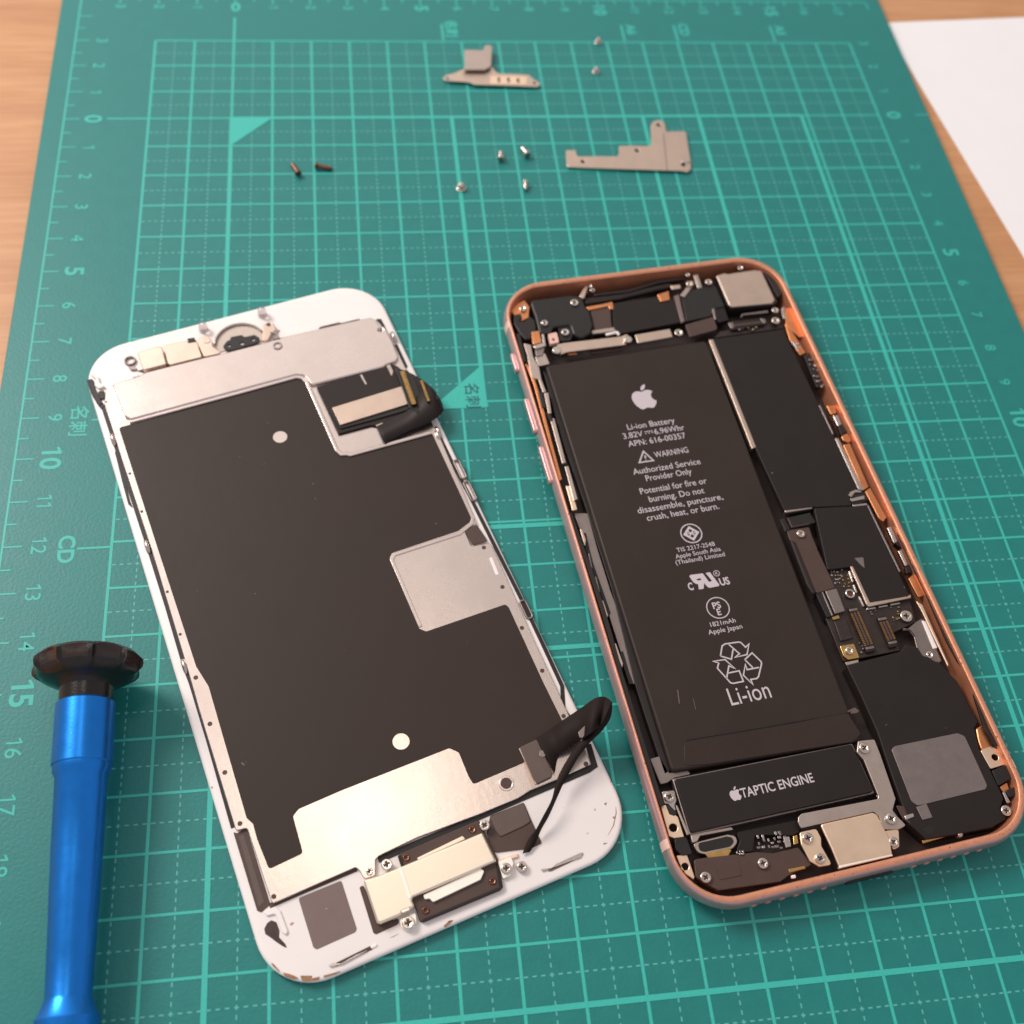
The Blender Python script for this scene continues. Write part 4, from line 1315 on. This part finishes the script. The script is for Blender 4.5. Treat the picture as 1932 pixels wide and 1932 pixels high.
# side clips of bent steel
clipm = tube_mesh([(-1.2, 0, 0.0), (-0.9, 0, 0.55), (0, 0, 0.75), (0.9, 0, 0.55), (1.2, 0, 0.0)], 0.42)
clipm.name = 'spring_clip'
clipm.materials.append(MATS['steel'])
for v in (B01((638, 552)), B01((832, 1158)), B01((1042, 1835)), DB((1703, 570)), DC((1595, 1030)), DC((1590, 1080))):
    o = bpy.data.objects.new('spring_clip', clipm)
    COL.objects.link(o)
    x, y = DFR.loc(v[0], 2.0)
    o.location = (x * MM, y * MM, 1.5 * MM)
    o.rotation_euler = (0, 0, math.radians(90))
    o.parent = disp
for ci, (va, vb) in enumerate((((652, 668), (692, 782)), ((705, 790), (752, 905)), ((1022, 1462), (1070, 1572)))):
    a, c = DFR.loc(B11(va)[0], 1.7), DFR.loc(B11(vb)[0], 1.7)
    u = (a[0] + c[0]) / 2
    ol = rnd([(u - 0.75, c[1]), (u + 0.75, c[1]), (u + 0.75, a[1]), (u - 0.75, a[1])], 0.7)
    il = rnd([(u - 0.4, c[1] + 0.4), (u + 0.4, c[1] + 0.4), (u + 0.4, a[1] - 0.4), (u - 0.4, a[1] - 0.4)], 0.4)
    obj('latch_loop', slab_mesh([ol, il], 0.9, 1.9, 0.15), 'grey_metal', disp)

# top edge: sensors, brackets, posts
D('sensor_bracket', DA((635, 748), (875, 675), (920, 690), (966, 882), (705, 950)), 2.9, 1.2, 'beige_metal', r=0.35, bev=0.2)
D('sensor_bracket', DA((930, 668), (1200, 610), (1215, 642), (1310, 626), (1372, 800), (1010, 890), (985, 875)), 2.9, 1.2, 'beige_metal', r=0.35, bev=0.15)
sbk = D('sensor_bracket', DA((1310, 612), (1350, 575), (1420, 560), (1480, 600), (1490, 680), (1598, 755), (1392, 800)), 2.8, 1.1, 'beige_metal', r=0.5, bev=0.12)
put_screw(DFR, sbk, DA((1422, 612))[0], 2.7, 0.78, m=('beige_metal', 'beige_metal'), key='flat', slot=False, h=0.2)
D('black_tab', DA((1203, 592), (1280, 578), (1302, 625), (1215, 642)), 1.9, 0.4, 'rubber', r=0.1)
D('bracket_gap', DA((640, 955), (690, 940), (980, 880), (1380, 800), (1385, 815), (1010, 905), (800, 965), (720, 975)), 1.8, 0.3, 'recess', r=0.1)
x, y = DFR.loc(DA((555, 842))[0], 1.9)
rg = obj('ring_terminal', slab_mesh([circ(x, y, 1.22, 28), circ(x, y, 0.86, 24)], 1.5, 2.05, 0.12), 'grey_metal', disp)
D('terminal_tail', DA((530, 905), (610, 905), (640, 940), (560, 945)), 2.0, 0.5, 'grey_metal', rg, r=0.2)
D('terminal_tail', DA((570, 990), (655, 985), (650, 1020), (585, 1030)), 2.3, 0.5, 'panel_white', rg, r=0.15)
x, y = DFR.loc(DB((392, 675))[0], 2.95)
obj('ring_terminal', slab_mesh([circ(x, y, 1.0, 28), circ(x, y, 0.62, 24)], 2.9, 3.1, 0.08), 'grey_metal', disp)
D('terminal_clip', DB((300, 520), (370, 500), (425, 490), (380, 530), (425, 590), (335, 600), (370, 545)), 3.1, 0.4, 'grey_metal', r=0.1)
D('sensor_pad', DB((225, 430), (290, 400), (350, 420), (380, 490), (330, 530), (280, 620), (215, 620)), 2.4, 0.9, 'beige_metal', r=0.7, bev=0.2, holes=[(DB((292, 432))[0], 0.38)])
# camera ring
x, y = DFR.loc(DA((1810, 652))[0], 1.9)
ring_out = [(x + 5.65 * math.cos(a), y + 5.65 * math.sin(a)) for a in [math.radians(d) for d in range(16, 165, 6)]]
ring_in = [(x + 5.3 * math.cos(a), y + 5.3 * math.sin(a)) for a in [math.radians(d) for d in range(164, 15, -6)]]
crg = obj('camera_ring', slab_mesh([ring_out + ring_in], 1.3, 2.3, 0.12), 'steel', disp)
floor_ = [(x + 5.25 * math.cos(a), y + 5.25 * math.sin(a)) for a in [math.radians(d) for d in range(8, 173, 8)]]
obj('camera_floor', slab_mesh([floor_ + [(x - 5.0, y - 0.5), (x + 5.0, y - 0.5)]], 1.3, 1.7, 0.05), 'panel_beige', crg)
D('camera_plate', DA((1605, 680), (1650, 620), (1690, 605), (1690, 575), (1825, 548), (1845, 575), (1932, 555)) + DB((130, 548), (185, 580), (180, 635), (100, 660), (0, 690)) + DA((1760, 715), (1650, 730)), 2.3, 0.5, 'rubber', crg, r=0.5,
  holes=[(DA((1676, 672))[0], 0.34), (DA((1822, 648))[0], 0.42), (DB((115, 605))[0], 0.38)])
D('plate_backing', DA((1640, 640), (1932, 570)) + DB((150, 570), (140, 640), (0, 670)) + DA((1660, 710)), 1.95, 0.1, 'panel_white', crg, r=0.3)
pm2 = lathe_mesh([(1.0, 0), (0.98, 1.2), (0.85, 1.9), (0.5, 2.3)], 20)
pm2.name = 'locating_post'
pm2.materials.append(MATS['clear'])
for v in (DA((1390, 500)), DB((222, 330))):
    o = bpy.data.objects.new('locating_post', pm2)
    COL.objects.link(o)
    x, y = DFR.loc(v[0], 1.5)
    o.location = (x * MM, y * MM, 1.45 * MM)
    o.parent = disp
    for p in pm2.polygons:
        p.use_smooth = True
D('bezel_slot', DB((850, 478), (880, 455), (1090, 405), (1110, 415), (1320, 365), (1322, 375), (1100, 425), (880, 478)), 1.8, 0.3, 'recess', r=0.1)
D('corner_gasket', DB((1500, 372), (1560, 365), (1600, 440), (1645, 535), (1610, 530), (1560, 430)), 1.8, 0.4, 'rubber', r=0.15)
D('corner_gasket', DB((1705, 660), (1745, 650), (1800, 770), (1860, 900), (1830, 930), (1760, 800)), 1.8, 0.4, 'rubber', r=0.15)
D('corner_gasket', DA((85, 1050), (140, 1060), (160, 1150), (240, 1320), (215, 1350), (165, 1300), (120, 1200)), 1.75, 0.4, 'rubber', r=0.2)
D('corner_gasket', DA((190, 1190), (260, 1180), (270, 1270), (210, 1275)), 1.9, 0.4, 'rubber', r=0.15)
D('corner_tab', DA((95, 990), (150, 980), (200, 1020), (215, 1090), (280, 1130), (200, 1160), (150, 1120), (170, 1050)), 2.1, 0.6, 'panel_white', r=0.3, bev=0.2)

# display flex cable at the right, folded over the edge
fl = D('display_flex', DC((218, 528), (1000, 292), (1060, 262), (1130, 290), (1190, 335), (1310, 390), (1430, 900), (1350, 1020), (1180, 1090), (988, 1165), (940, 1060), (895, 965), (840, 958), (468, 1058)), 2.75, 0.35, 'display_flex', r=0.25)
D('chip_cover', DC((395, 762), (1182, 520), (1255, 720), (490, 957)), 3.4, 0.5, 'beige_metal', fl, r=0.12, bev=0.08)
D('cover_step', DC((365, 800), (400, 770), (490, 960), (1260, 735), (1285, 780), (900, 890), (490, 1000)), 3.05, 0.4, 'rubber', fl, r=0.2)
D('alignment_mark', DC((712, 392), (735, 386), (792, 496), (772, 500)), 2.79, 0.1, 'steel_matte', fl, r=0.1, bev=0.02)
D('alignment_mark', DC((1013, 285), (1050, 270), (1088, 350), (1072, 408)), 2.79, 0.1, 'steel_matte', fl, r=0.1, bev=0.02)
D('alignment_mark', DC((890, 962), (968, 930), (975, 956), (905, 976)), 2.79, 0.1, 'steel_matte', fl, r=0.1, bev=0.02)


def sheet(name, pairs, th, m, par, sub=6):
    """a bent ribbon: pairs of (left picture point, z, right picture point, z)"""
    A = [Vector(DFR.loc(p[0], p[1]) + (p[1],)) for p in pairs]
    Bq = [Vector(DFR.loc(p[2], p[3]) + (p[3],)) for p in pairs]

    def cat(Q, i, t_):
        p0, p1, p2, p3 = Q[max(i - 1, 0)], Q[i], Q[min(i + 1, len(Q) - 1)], Q[min(i + 2, len(Q) - 1)]
        return 0.5 * ((2 * p1) + (p2 - p0) * t_ + (2 * p0 - 5 * p1 + 4 * p2 - p3) * t_ * t_ + (3 * p1 - p0 - 3 * p2 + p3) * t_ ** 3)
    La, Lb = [], []
    for i in range(len(A) - 1):
        for k in range(sub):
            La.append(cat(A, i, k / sub)); Lb.append(cat(Bq, i, k / sub))
    La.append(A[-1]); Lb.append(Bq[-1])
    n = len(La)
    V = [tuple(v) for v in La] + [tuple(v) for v in Lb]
    F = [(i, n + i, n + i + 1, i + 1) for i in range(n - 1)]
    o = obj(name, raw(V, F), m, par)
    md = o.modifiers.new('thick', 'SOLIDIFY')
    md.thickness = th * MM
    md.offset = 0
    for p in o.data.polygons:
        p.use_smooth = True
    return o


# folded end: from the glass edge up and over, carrying two gold connectors
sheet('flex_loop', [(DC((990, 1163))[0], 2.9, DC((905, 975))[0], 2.9),
                    (DC((1150, 1085))[0], 3.0, DC((1100, 880))[0], 3.1),
                    (DC((1330, 1000))[0], 3.3, DC((1290, 770))[0], 3.6),
                    (DC((1480, 935))[0], 3.6, DC((1390, 610))[0], 3.8),
                    (DC((1590, 870))[0], 3.6, DC((1500, 520))[0], 3.8),
                    (DC((1648, 810))[0], 3.2, DC((1600, 640))[0], 3.4),
                    (DC((1655, 775))[0], 2.4, DC((1640, 720))[0], 2.5)], 0.22, 'display_flex', fl, 4)
D('flex_branch', DC((1215, 338), (1310, 380), (1400, 432), (1500, 505), (1580, 600), (1610, 660), (1520, 700), (1395, 640), (1330, 700)), 3.7, 0.25, 'display_flex', fl, r=0.3)


def conn(name, a0, a1, w, z, m='gold'):
    a, c = Vector(DFR.loc(a0, z)), Vector(DFR.loc(a1, z))
    d = (c - a).normalized()
    n = Vector((-d.y, d.x))
    parts = []
    base = [a + n * w / 2, a - n * w / 2, c - n * w / 2, c + n * w / 2]
    parts.append((slab_mesh([rnd([tuple(q) for q in base], 0.15)], z - 0.9, z - 0.1, 0.05), 1))
    N = 18
    L = (c - a).length
    for k in range(N):
        for s in (-1, 1):
            q = a + d * (L * (k + 0.5) / N) + n * (s * w * 0.30)
            hx, hy = d * (L / N * 0.3), n * (w * 0.14)
            parts.append((slab_mesh([[tuple(q - hx - hy), tuple(q + hx - hy), tuple(q + hx + hy), tuple(q - hx + hy)]], z - 0.15, z + 0.1), 0))
    rail = [a + n * w * 0.1, a - n * w * 0.1, c - n * w * 0.1, c + n * w * 0.1]
    parts.append((slab_mesh([rnd([tuple(q) for q in rail], 0.05)], z - 0.15, z + 0.02), 2))
    return obj(name, join(parts), [m, 'rubber', 'gold'], fl)


conn('flex_connector', DC((1190, 350))[0], DC((1325, 725))[0], 1.1, 4.5)
conn('flex_connector', DC((1405, 455))[0], DC((1490, 690))[0], 0.62, 4.5)
D('connector_stiffener', DC((1110, 295), (1180, 330), (1250, 340), (1330, 420), (1390, 610), (1330, 680), (1385, 800), (1370, 830), (1265, 760)), 3.8, 0.5, 'black_plastic', fl, r=0.2)

# bottom: home button bracket
hb = D('button_frame', DD((655, 500), (1570, 108), (1640, 250), (1790, 560), (1842, 870), (1810, 905), (940, 1268), (900, 1260), (815, 1010), (700, 640)), 2.1, 0.7, 'recess', r=0.5, bev=0.12)
D('frame_wall', DD((1760, 600), (1790, 590), (1845, 870), (1810, 905), (940, 1268), (920, 1240), (1800, 870)), 2.3, 0.7, 'display_flex', hb, r=0.2)
cover = D('button_cover', DD((258, 790), (430, 740), (660, 648), (690, 635), (1612, 248), (1770, 578), (820, 988), (815, 1020), (850, 1095), (700, 1150), (690, 1185), (450, 1285), (415, 1270)), 3.1, 1.4, 'cream_plate', r=0.4, bev=0.35)
D('cover_tab', DD((870, 540), (1385, 290), (1420, 325), (1300, 380), (880, 565)), 2.9, 0.9, 'cream_plate', cover, r=0.2)
D('cover_step', DD((660, 650), (700, 640), (810, 990), (770, 1010)), 3.16, 0.2, 'bright_plate', cover, r=0.1, bev=0.08)
D('button_plate', DD((940, 958), (1590, 660), (1632, 690), (1590, 785), (1560, 800), (1050, 1042), (1010, 1000), (955, 1012)), 2.6, 0.6, 'bright_plate', hb, r=0.3)
D('cover_recess', DD((215, 870), (262, 850), (300, 930), (420, 1290), (660, 1225), (665, 1275), (640, 1300), (405, 1405), (375, 1390)), 1.62, 0.3, 'recess', r=0.3)
put_screw(DFR, cover, DD((527, 612))[0], 2.4, 0.92)
put_screw(DFR, cover, DD((1635, 168))[0], 2.6, 0.90)
tb2 = D('cover_tab', DD((665, 1235), (860, 1150), (868, 1260), (830, 1340), (760, 1365), (690, 1330)), 2.3, 0.7, 'bright_plate', cover, r=0.6, bev=0.15)
put_screw(DFR, tb2, DD((770, 1272))[0], 2.2, 1.05)
tb3 = D('cover_tab', DD((1785, 590), (1932, 520)) + B12((975, 1020), (960, 1090), (920, 1108)) + DD((1840, 770)), 2.2, 0.6, 'bright_plate', cover, r=0.3)
put_screw(DFR, tb3, DD((1880, 655))[0], 2.2, 0.9)
put_screw(DFR, disp, B12((1022, 1040))[0], 1.9, 0.9)
put_screw(DFR, plate, DF((1552, 508))[0], 2.1, 0.58)
for v in ((745, 530), (1495, 215), (1725, 800), (965, 1130)):
    put_screw(DFR, hb, DD(v)[0], 1.85, 0.62, key='dark', m=('screw_dark', 'recess'))
D('frame_rib', DD((650, 520), (680, 505), (720, 620), (690, 640)), 2.25, 0.4, 'display_flex', hb, r=0.1)
D('solder_tab', DD((690, 1140), (780, 1105), (790, 1130), (705, 1165)), 3.12, 0.4, 'bright_plate', cover, r=0.1)
D('frame_lead', B12((880, 1005), (1000, 965), (1000, 985), (890, 1025)), 1.9, 0.4, 'peach_metal', hb, r=0.1)

# bottom right: adhesive pads under the home button cable
pd1 = D('cable_base', DE((130, 1720), (170, 1530), (550, 1378), (640, 1590), (755, 1840), (640, 1895), (250, 1945), (190, 1932)), 1.75, 0.3, 'recess', r=0.3)
D('adhesive_pad', DE((168, 1545), (548, 1385), (628, 1595), (560, 1640), (285, 1768), (230, 1700)), 1.95, 0.25, 'pad_brown', pd1, r=0.5)
cb = D('cable_cover', DE((500, 755), (640, 690), (700, 660), (880, 1050), (862, 1092), (700, 1170), (660, 1120)), 2.75, 0.5, 'pad_brown', r=0.45, bev=0.15)
D('cover_edge', DE((492, 770), (510, 760), (640, 1040), (700, 1165), (680, 1175)), 2.6, 0.45, 'beige_metal', cb, r=0.1)  # lit left edge of the dark cover, put in as a pale strip
D('tape_residue', DE((735, 790), (830, 785), (850, 830), (760, 870), (720, 850)), 2.85, 0.15, 'grey_metal', cb, r=0.3, bev=0.05)
D('cable_step', DE((540, 940), (600, 920), (700, 1170), (640, 1225)), 2.25, 0.08, 'beige_metal', plate, r=0.1, bev=0.02)

# the black home button cable: wide ribbon that loops and comes back narrow
wide = sheet('home_button_cable', [(DE((690, 650))[0], 2.9, DE((900, 1045))[0], 2.9),
                                   (DE((830, 565))[0], 3.2, DE((935, 870))[0], 3.0),
                                   (DE((990, 450))[0], 5.0, DE((1005, 790))[0], 4.2),
                                   (DE((1190, 318))[0], 6.4, DE((1170, 690))[0], 5.6),
                                   (DE((1370, 198))[0], 7.8, DE((1300, 600))[0], 8.6),
                                   (DE((1480, 190))[0], 8.2, DE((1410, 520))[0], 7.6),
                                   (DE((1548, 245))[0], 7.8, DE((1440, 480))[0], 9.8)], 0.2, 'ribbon_black', disp)
sheet('cable_return', [(DE((1548, 240))[0], 7.7, DE((1420, 470))[0], 7.4),
                       (DE((1535, 400))[0], 7.2, DE((1350, 560))[0], 7.0),
                       (DE((1450, 550))[0], 6.8, DE((1250, 640))[0], 6.4),
                       (DE((1310, 690))[0], 6.6, DE((1180, 705))[0], 6.2),
                       (DE((1160, 880))[0], 5.4, DE((1075, 840))[0], 5.2),
                       (DE((1050, 1075))[0], 4.6, DE((955, 1050))[0], 4.6),
                       (DE((985, 1190))[0], 4.2, DE((905, 1200))[0], 4.6),
                       (DE((915, 1340))[0], 3.8, DE((865, 1360))[0], 4.6),
                       (DE((825, 1540))[0], 3.2, DE((768, 1545))[0], 4.2),
                       (DE((745, 1680))[0], 2.6, DE((690, 1690))[0], 3.4),
                       (DE((680, 1840))[0], 2.1, DE((600, 1800))[0], 2.4),
                       (DE((615, 1940))[0], 1.9, DE((535, 1960))[0], 2.0)], 0.2, 'ribbon_black', wide)
D('cable_component', DE((1165, 585), (1240, 510), (1300, 530), (1300, 580), (1210, 650), (1180, 640)), 7.2, 0.5, 'grey_metal', wide, r=0.2)
# stains, holes and slots in the white bezel
D('bezel_window', DF((748, 812), (1235, 612), (1412, 1165), (1390, 1200), (955, 1395), (918, 1370)), 1.56, 0.1, 'window_grey', r=0.4, bev=0.03)
D('melted_hole', DF((362, 1160), (395, 1095), (440, 1062), (500, 1085), (535, 1180), (530, 1255), (600, 1330), (622, 1382), (560, 1350), (480, 1295), (430, 1255), (375, 1220)), 1.56, 0.1, 'melted', r=0.15, bev=0.03)
D('bezel_rib', DF((345, 960), (490, 905), (545, 950), (635, 1190), (610, 1235), (560, 1200), (490, 990), (390, 1020)), 1.85, 0.4, 'panel_white', r=0.5, bev=0.2)
s1 = D('bezel_slot', DF((1170, 1545), (1235, 1515), (1565, 1352), (1590, 1395), (1240, 1545), (1180, 1590)), 1.56, 0.1, 'recess', r=0.1, bev=0.02)
D('slot_spring', DF((1090, 1570), (1130, 1545), (1240, 1550), (1320, 1500), (1400, 1455), (1530, 1400), (1510, 1420), (1360, 1500), (1250, 1560), (1110, 1595)), 1.8, 0.25, 'steel', s1, r=0.1)
D('slot_spring', DF((1560, 1365), (1620, 1325), (1645, 1335), (1630, 1362), (1580, 1385)), 1.7, 0.2, 'panel_white', s1, r=0.1)
s2 = D('bezel_slot', B12((1165, 1070), (1210, 1035), (1320, 980), (1350, 985), (1290, 1020), (1190, 1068)), 1.56, 0.1, 'window_grey', r=0.1, bev=0.02)
D('slot_spring', B12((1130, 1055), (1190, 1048), (1215, 1025), (1345, 965), (1372, 960), (1355, 990), (1230, 1035), (1140, 1070)), 1.75, 0.2, 'steel', s2, r=0.1)
for a_ in (((570, 1655), (640, 1668), (700, 1690), (755, 1720), (690, 1730), (600, 1700)), ((770, 1690), (900, 1690), (910, 1705), (880, 1725), (990, 1700), (980, 1740), (860, 1755), (790, 1750)),
           ((440, 1540), (470, 1560), (540, 1640), (520, 1640), (450, 1570)), ((1030, 1690), (1180, 1650), (1240, 1635), (1180, 1670), (1040, 1715))):
    D('dirt_residue', DF(*a_), 1.54, 0.08, 'dirt', r=0.1, bev=0.02)
for a_ in (((1455, 1395), (1490, 1375), (1480, 1415)), ((1450, 1840), (1505, 1835), (1455, 1860)), ((1590, 1400), (1600, 1500), (1570, 1640), (1480, 1790), (1560, 1640), (1590, 1500))):
    D('dirt_residue', DE(*a_), 1.54, 0.08, 'dirt', r=0.05, bev=0.02)
D('dirt_residue', DD((1170, 1310), (1230, 1250), (1290, 1240), (1240, 1290), (1190, 1330)), 1.5, 0.1, 'dirt', r=0.1, bev=0.02)
D('dirt_residue', DD((550, 1450), (680, 1390), (600, 1435)), 1.54, 0.08, 'window_grey', r=0.02, bev=0.02)


# ================================================================== LOOSE METAL BRACKETS
def bracket(name, label, vs, z, h, holes, parts):
    c = un(vs[0], 0)
    xs = [un(v, z) for v in vs]
    cx, cy = sum(q[0] for q in xs) / len(xs), sum(q[1] for q in xs) / len(xs)
    root = empty(name, cx, cy, 0, label, 'bracket', 'loose metal brackets')
    fr = Frame(cx, cy, 0)
    P('plate', vs, z, h, 'beige_metal', root, 0.35, 0.1, fr, holes)
    for nm, v2, z2, h2, m2, r_ in parts:
        P(nm, v2, z2, h2, m2, root, r_, 0.1, fr)
    return root, fr


bracket('metal_bracket', 'small metal bracket with a raised square tab above a pointed slotted arm',
        TA((128, 570), (150, 545), (250, 520), (340, 480), (690, 455), (720, 505), (760, 525), (960, 530), (1095, 540), (1150, 590), (1215, 625), (1225, 650), (1190, 675), (1120, 672), (820, 660), (480, 650), (440, 630), (390, 620), (180, 608), (140, 600)),
        0.9, 0.4, [(TA((175, 578))[0], 0.5), (TA((1165, 632))[0], 0.5)],
        [('raised_tab', TA((365, 255), (580, 262), (590, 215), (635, 198), (680, 220), (668, 440), (600, 480), (350, 480), (372, 440)), 1.9, 0.5, 'steel_matte', 0.35),
         ('gold_pad', TA((660, 550), (1080, 560), (1070, 650), (660, 640)), 0.96, 0.2, 'peach_metal', 0.3),
         ('slot', TA((740, 568), (768, 568), (772, 625), (746, 625)), 0.98, 0.1, 'slot_dark', 0.1),
         ('slot', TA((848, 570), (878, 570), (882, 628), (854, 628)), 0.98, 0.1, 'slot_dark', 0.1),
         ('slot', TA((955, 578), (985, 578), (990, 630), (962, 630)), 0.98, 0.1, 'slot_dark', 0.1)])
bracket('metal_bracket', 'flat stepped metal bracket with a rounded lug and wide square end',
        TB((292, 535), (405, 538), (415, 590), (440, 608), (700, 605), (870, 608), (895, 570), (892, 490), (1020, 485), (1240, 488), (1262, 470), (1252, 260), (1280, 210), (1340, 192), (1395, 212), (1420, 260), (1428, 325), (1635, 322), (1655, 345), (1708, 680), (1708, 750), (1670, 785), (1590, 770), (1000, 752), (320, 728), (302, 705)),
        0.8, 0.45, [(TB((485, 665))[0], 0.55), (TB((1098, 540))[0], 0.6), (TB((1342, 250))[0], 0.6), (TB((1622, 700))[0], 0.6)],
        [('bend_line', TB((1390, 345), (1402, 345), (1445, 765), (1432, 765)), 0.86, 0.15, 'grey_metal', 0.05),
         ('raised_corner', TB((1595, 660), (1640, 640), (1700, 650), (1702, 672), (1600, 680)), 1.1, 0.4, 'steel', 0.3)])

# ================================================================== LOOSE SCREWS
def screw_mesh(hr, sr, n):
    p_ = [(0.02, 0.0), (hr * .85, 0.0), (hr, 0.12), (hr, 0.45), (hr * .84, 0.6), (sr * .8, 0.62)]
    zz = 0.66
    for k in range(n):
        p_ += [(sr * .82, zz), (sr, zz + 0.13), (sr * .82, zz + 0.26)]
        zz += 0.28
    p_ += [(sr * .7, zz), (sr * .3, zz + 0.3)]
    me_ = lathe_mesh(p_, 20)
    for q_ in me_.polygons:
        q_.use_smooth = True
    return me_


body_m = screw_mesh(0.95, 0.60, 7)
body_m.materials.append(MATS['screw_metal'])
body_d = screw_mesh(0.80, 0.55, 12)
body_d.materials.append(MATS['screw_dark'])
slot_me = slab_mesh([cross(0.5, 0.26)], -0.03, 0.02)
slot_me.materials.append(MATS['slot_dark'])


def loose(label, head, tip, dark=False, scale=1.0, stand=False, cat='screw'):
    """head, tip: picture points of the two ends; lying on its head rim and point, or standing on its head"""
    h = un(head, 0.9)
    tpt = un(tip, 0.5)
    root = empty('screw', 0, 0, 0, label, cat, 'loose screws on the mat')
    for nm, me in (('screw_body', body_d if dark else body_m), ('drive_slot', slot_me)):
        o = bpy.data.objects.new(nm, me)
        COL.objects.link(o)
        o.parent = root
    root.scale = (scale,) * 3
    if stand:
        root.scale = (scale, scale, scale * 0.45)
        root.location = (h[0] * MM, h[1] * MM, 0.08 * MM)
    else:
        d = Vector((tpt[0] - h[0], tpt[1] - h[1], 0))
        d.normalize()
        d.z = -0.10
        root.rotation_euler = d.to_track_quat('Z', 'Y').to_euler()
        root.location = (h[0] * MM, h[1] * MM, 0.98 * scale * MM)
    return root


loose('dark screw lying aslant on the mat, leftmost of the two dark screws', B00((1690, 985))[0], B00((1655, 930))[0], True, 1.0)
loose('dark screw lying sideways on the grid line, right of the other dark screw', B00((1782, 935))[0], B00((1855, 952))[0], True, 1.0)
loose('silver screw lying with its tip towards the top edge, left of the aslant one', TA((778, 1500))[0], TA((780, 1405))[0], False, 1.05)
loose('silver screw lying aslant with its shiny head lower right, nearest the stepped bracket', TA((1080, 1455))[0], TA((1020, 1380))[0], False, 1.1)
loose('silver screw standing on its head upon the thick printed line', TA((330, 1800))[0], TA((330, 1780))[0], False, 1.25, True)
loose('small silver screw on the mat directly below the aslant silver screw', TA((1056, 1752))[0], TA((1056, 1830))[0], False, 0.9)
loose('silver screw standing alone at the top edge line of the grid', TA((1885, 145))[0], TA((1885, 120))[0], False, 1.05, True)
loose('silver screw standing two grid rows above the stepped bracket, lower of the far pair', TA((1860, 480))[0], TA((1860, 460))[0], False, 1.05, True)

# ================================================================== SCREWDRIVER
drv = empty('screwdriver', -19.2, -155.0, 0, 'blue metal precision screwdriver with black scalloped cap lying at the left side of the mat', 'screwdriver')
Ac = Vector((un((165, 1272), 9.3) + (9.3,)))          # centre of the cap
Bc = Vector((un((128, 1905), 6.6) + (6.6,)))          # the flare near the bottom edge
ax = (Bc - Ac).normalized()
q = ax.to_track_quat('Z', 'Y')
LOC = Ac - Vector((-19.2, -155.0, 0))


def along(v, z0):
    """distance along the axis of a picture point on the axis line (solved by bisection)"""
    lo_, hi_ = -20.0, 80.0
    for _ in range(50):
        mid = (lo_ + hi_) / 2
        p = Ac + ax * mid
        d = p - Vector(CAM_P)
        yv = 966 + CAM_F * (r1.dot(d) / r2.dot(d))
        if yv < v:
            lo_ = mid
        else:
            hi_ = mid
    return mid


def drv_part(name, prof, m, par=drv, n=48):
    me = lathe_mesh(prof, n)
    me.transform(Matrix.Translation(LOC * MM) @ q.to_matrix().to_4x4())
    o = obj(name, me, m, par)
    shade(o, 28)
    return o


s_neck = along(1326, 0)
s_step = along(1446, 0)
s_fl = along(1884, 0) + 1.9
R1, R2, R3 = 4.82, 4.06, 3.42
drv_part('handle', [(R1 - 0.35, s_neck), (R1, s_neck + 0.35), (R1, s_step - 0.25), (R1 - 0.2, s_step), (R1 - 0.24, s_step + 0.9), (R2 + 0.05, s_step + 1.9),
                    (R2 - 0.1, s_step + 14), (R3 + 0.1, s_fl - 8), (R3, s_fl - 2.2), (R3 + 0.12, s_fl - 1.7), (4.35, s_fl + 0.3), (4.65, s_fl + 0.75), (4.7, s_fl + 7), (4.2, s_fl + 8), (3.0, s_fl + 8.2)], 'blue_anodised')
drv_part('shaft', [(1.5, s_fl + 8), (1.5, s_fl + 20), (0.9, s_fl + 21), (0.7, s_fl + 30)], 'screw_metal')
drv_part('neck', [(4.35, -2.0), (4.35, s_neck - 0.6), (4.25, s_neck + 0.2)], 'cap_black')
# scalloped cap: a disc whose rim is cut by finger hollows
V, F = [], []
NS, LOBES = 180, 10
rows = [(0.0, -3.9, 0.0), (3.5, -3.8, 0.0), (6.6, -3.4, 0.0), (8.4, -2.7, 0.25), (9.15, -1.9, 0.7), (9.25, -1.2, 1.0), (9.1, -0.5, 0.85), (8.5, 0.1, 0.4), (7.6, 0.7, 0.05), (6.4, 1.3, 0.0), (5.2, 1.9, 0.0), (4.5, 2.5, 0.0), (4.3, 2.7, 0.0)]
for r_, z_, k_ in rows:
    for i in range(NS):
        a = 2 * math.pi * i / NS
        ph = (i * LOBES / NS) % 1.0
        cut = max(0.0, math.sin(math.pi * ph)) ** 0.6 * (0.75, 1.15, 0.9, 1.3, 0.8, 1.05, 1.25, 0.7, 1.1, 0.95)[int(i * LOBES / NS)]
        V.append(((r_ - 1.15 * k_ * cut) * math.cos(a), (r_ - 1.15 * k_ * cut) * math.sin(a), z_ - 0.9 * k_ * cut))
worn = []
for i in range(len(rows) - 1):
    for k in range(NS):
        l = (k + 1) % NS
        F.append((i * NS + k, i * NS + l, (i + 1) * NS + l, (i + 1) * NS + k))
        ph = ((k + 0.5) * LOBES / NS) % 1.0
        worn.append(1 if 3 <= i <= 6 and 0.10 < ph < 0.90 else 0)
F.append(tuple((len(rows) - 1) * NS + k for k in range(NS)))
worn.append(0)
cme = raw(V, F)
for p_, w_ in zip(cme.polygons, worn):
    p_.material_index = w_
bm = bmesh.new(); bm.from_mesh(cme)
bmesh.ops.remove_doubles(bm, verts=bm.verts, dist=1e-7)
bmesh.ops.recalc_face_normals(bm, faces=bm.faces)
bm.to_mesh(cme); bm.free()
cme.transform(Matrix.Translation(LOC * MM) @ q.to_matrix().to_4x4())
co_ = obj('cap', cme, ['cap_black', 'cap_worn'], drv)
shade(co_, 40)
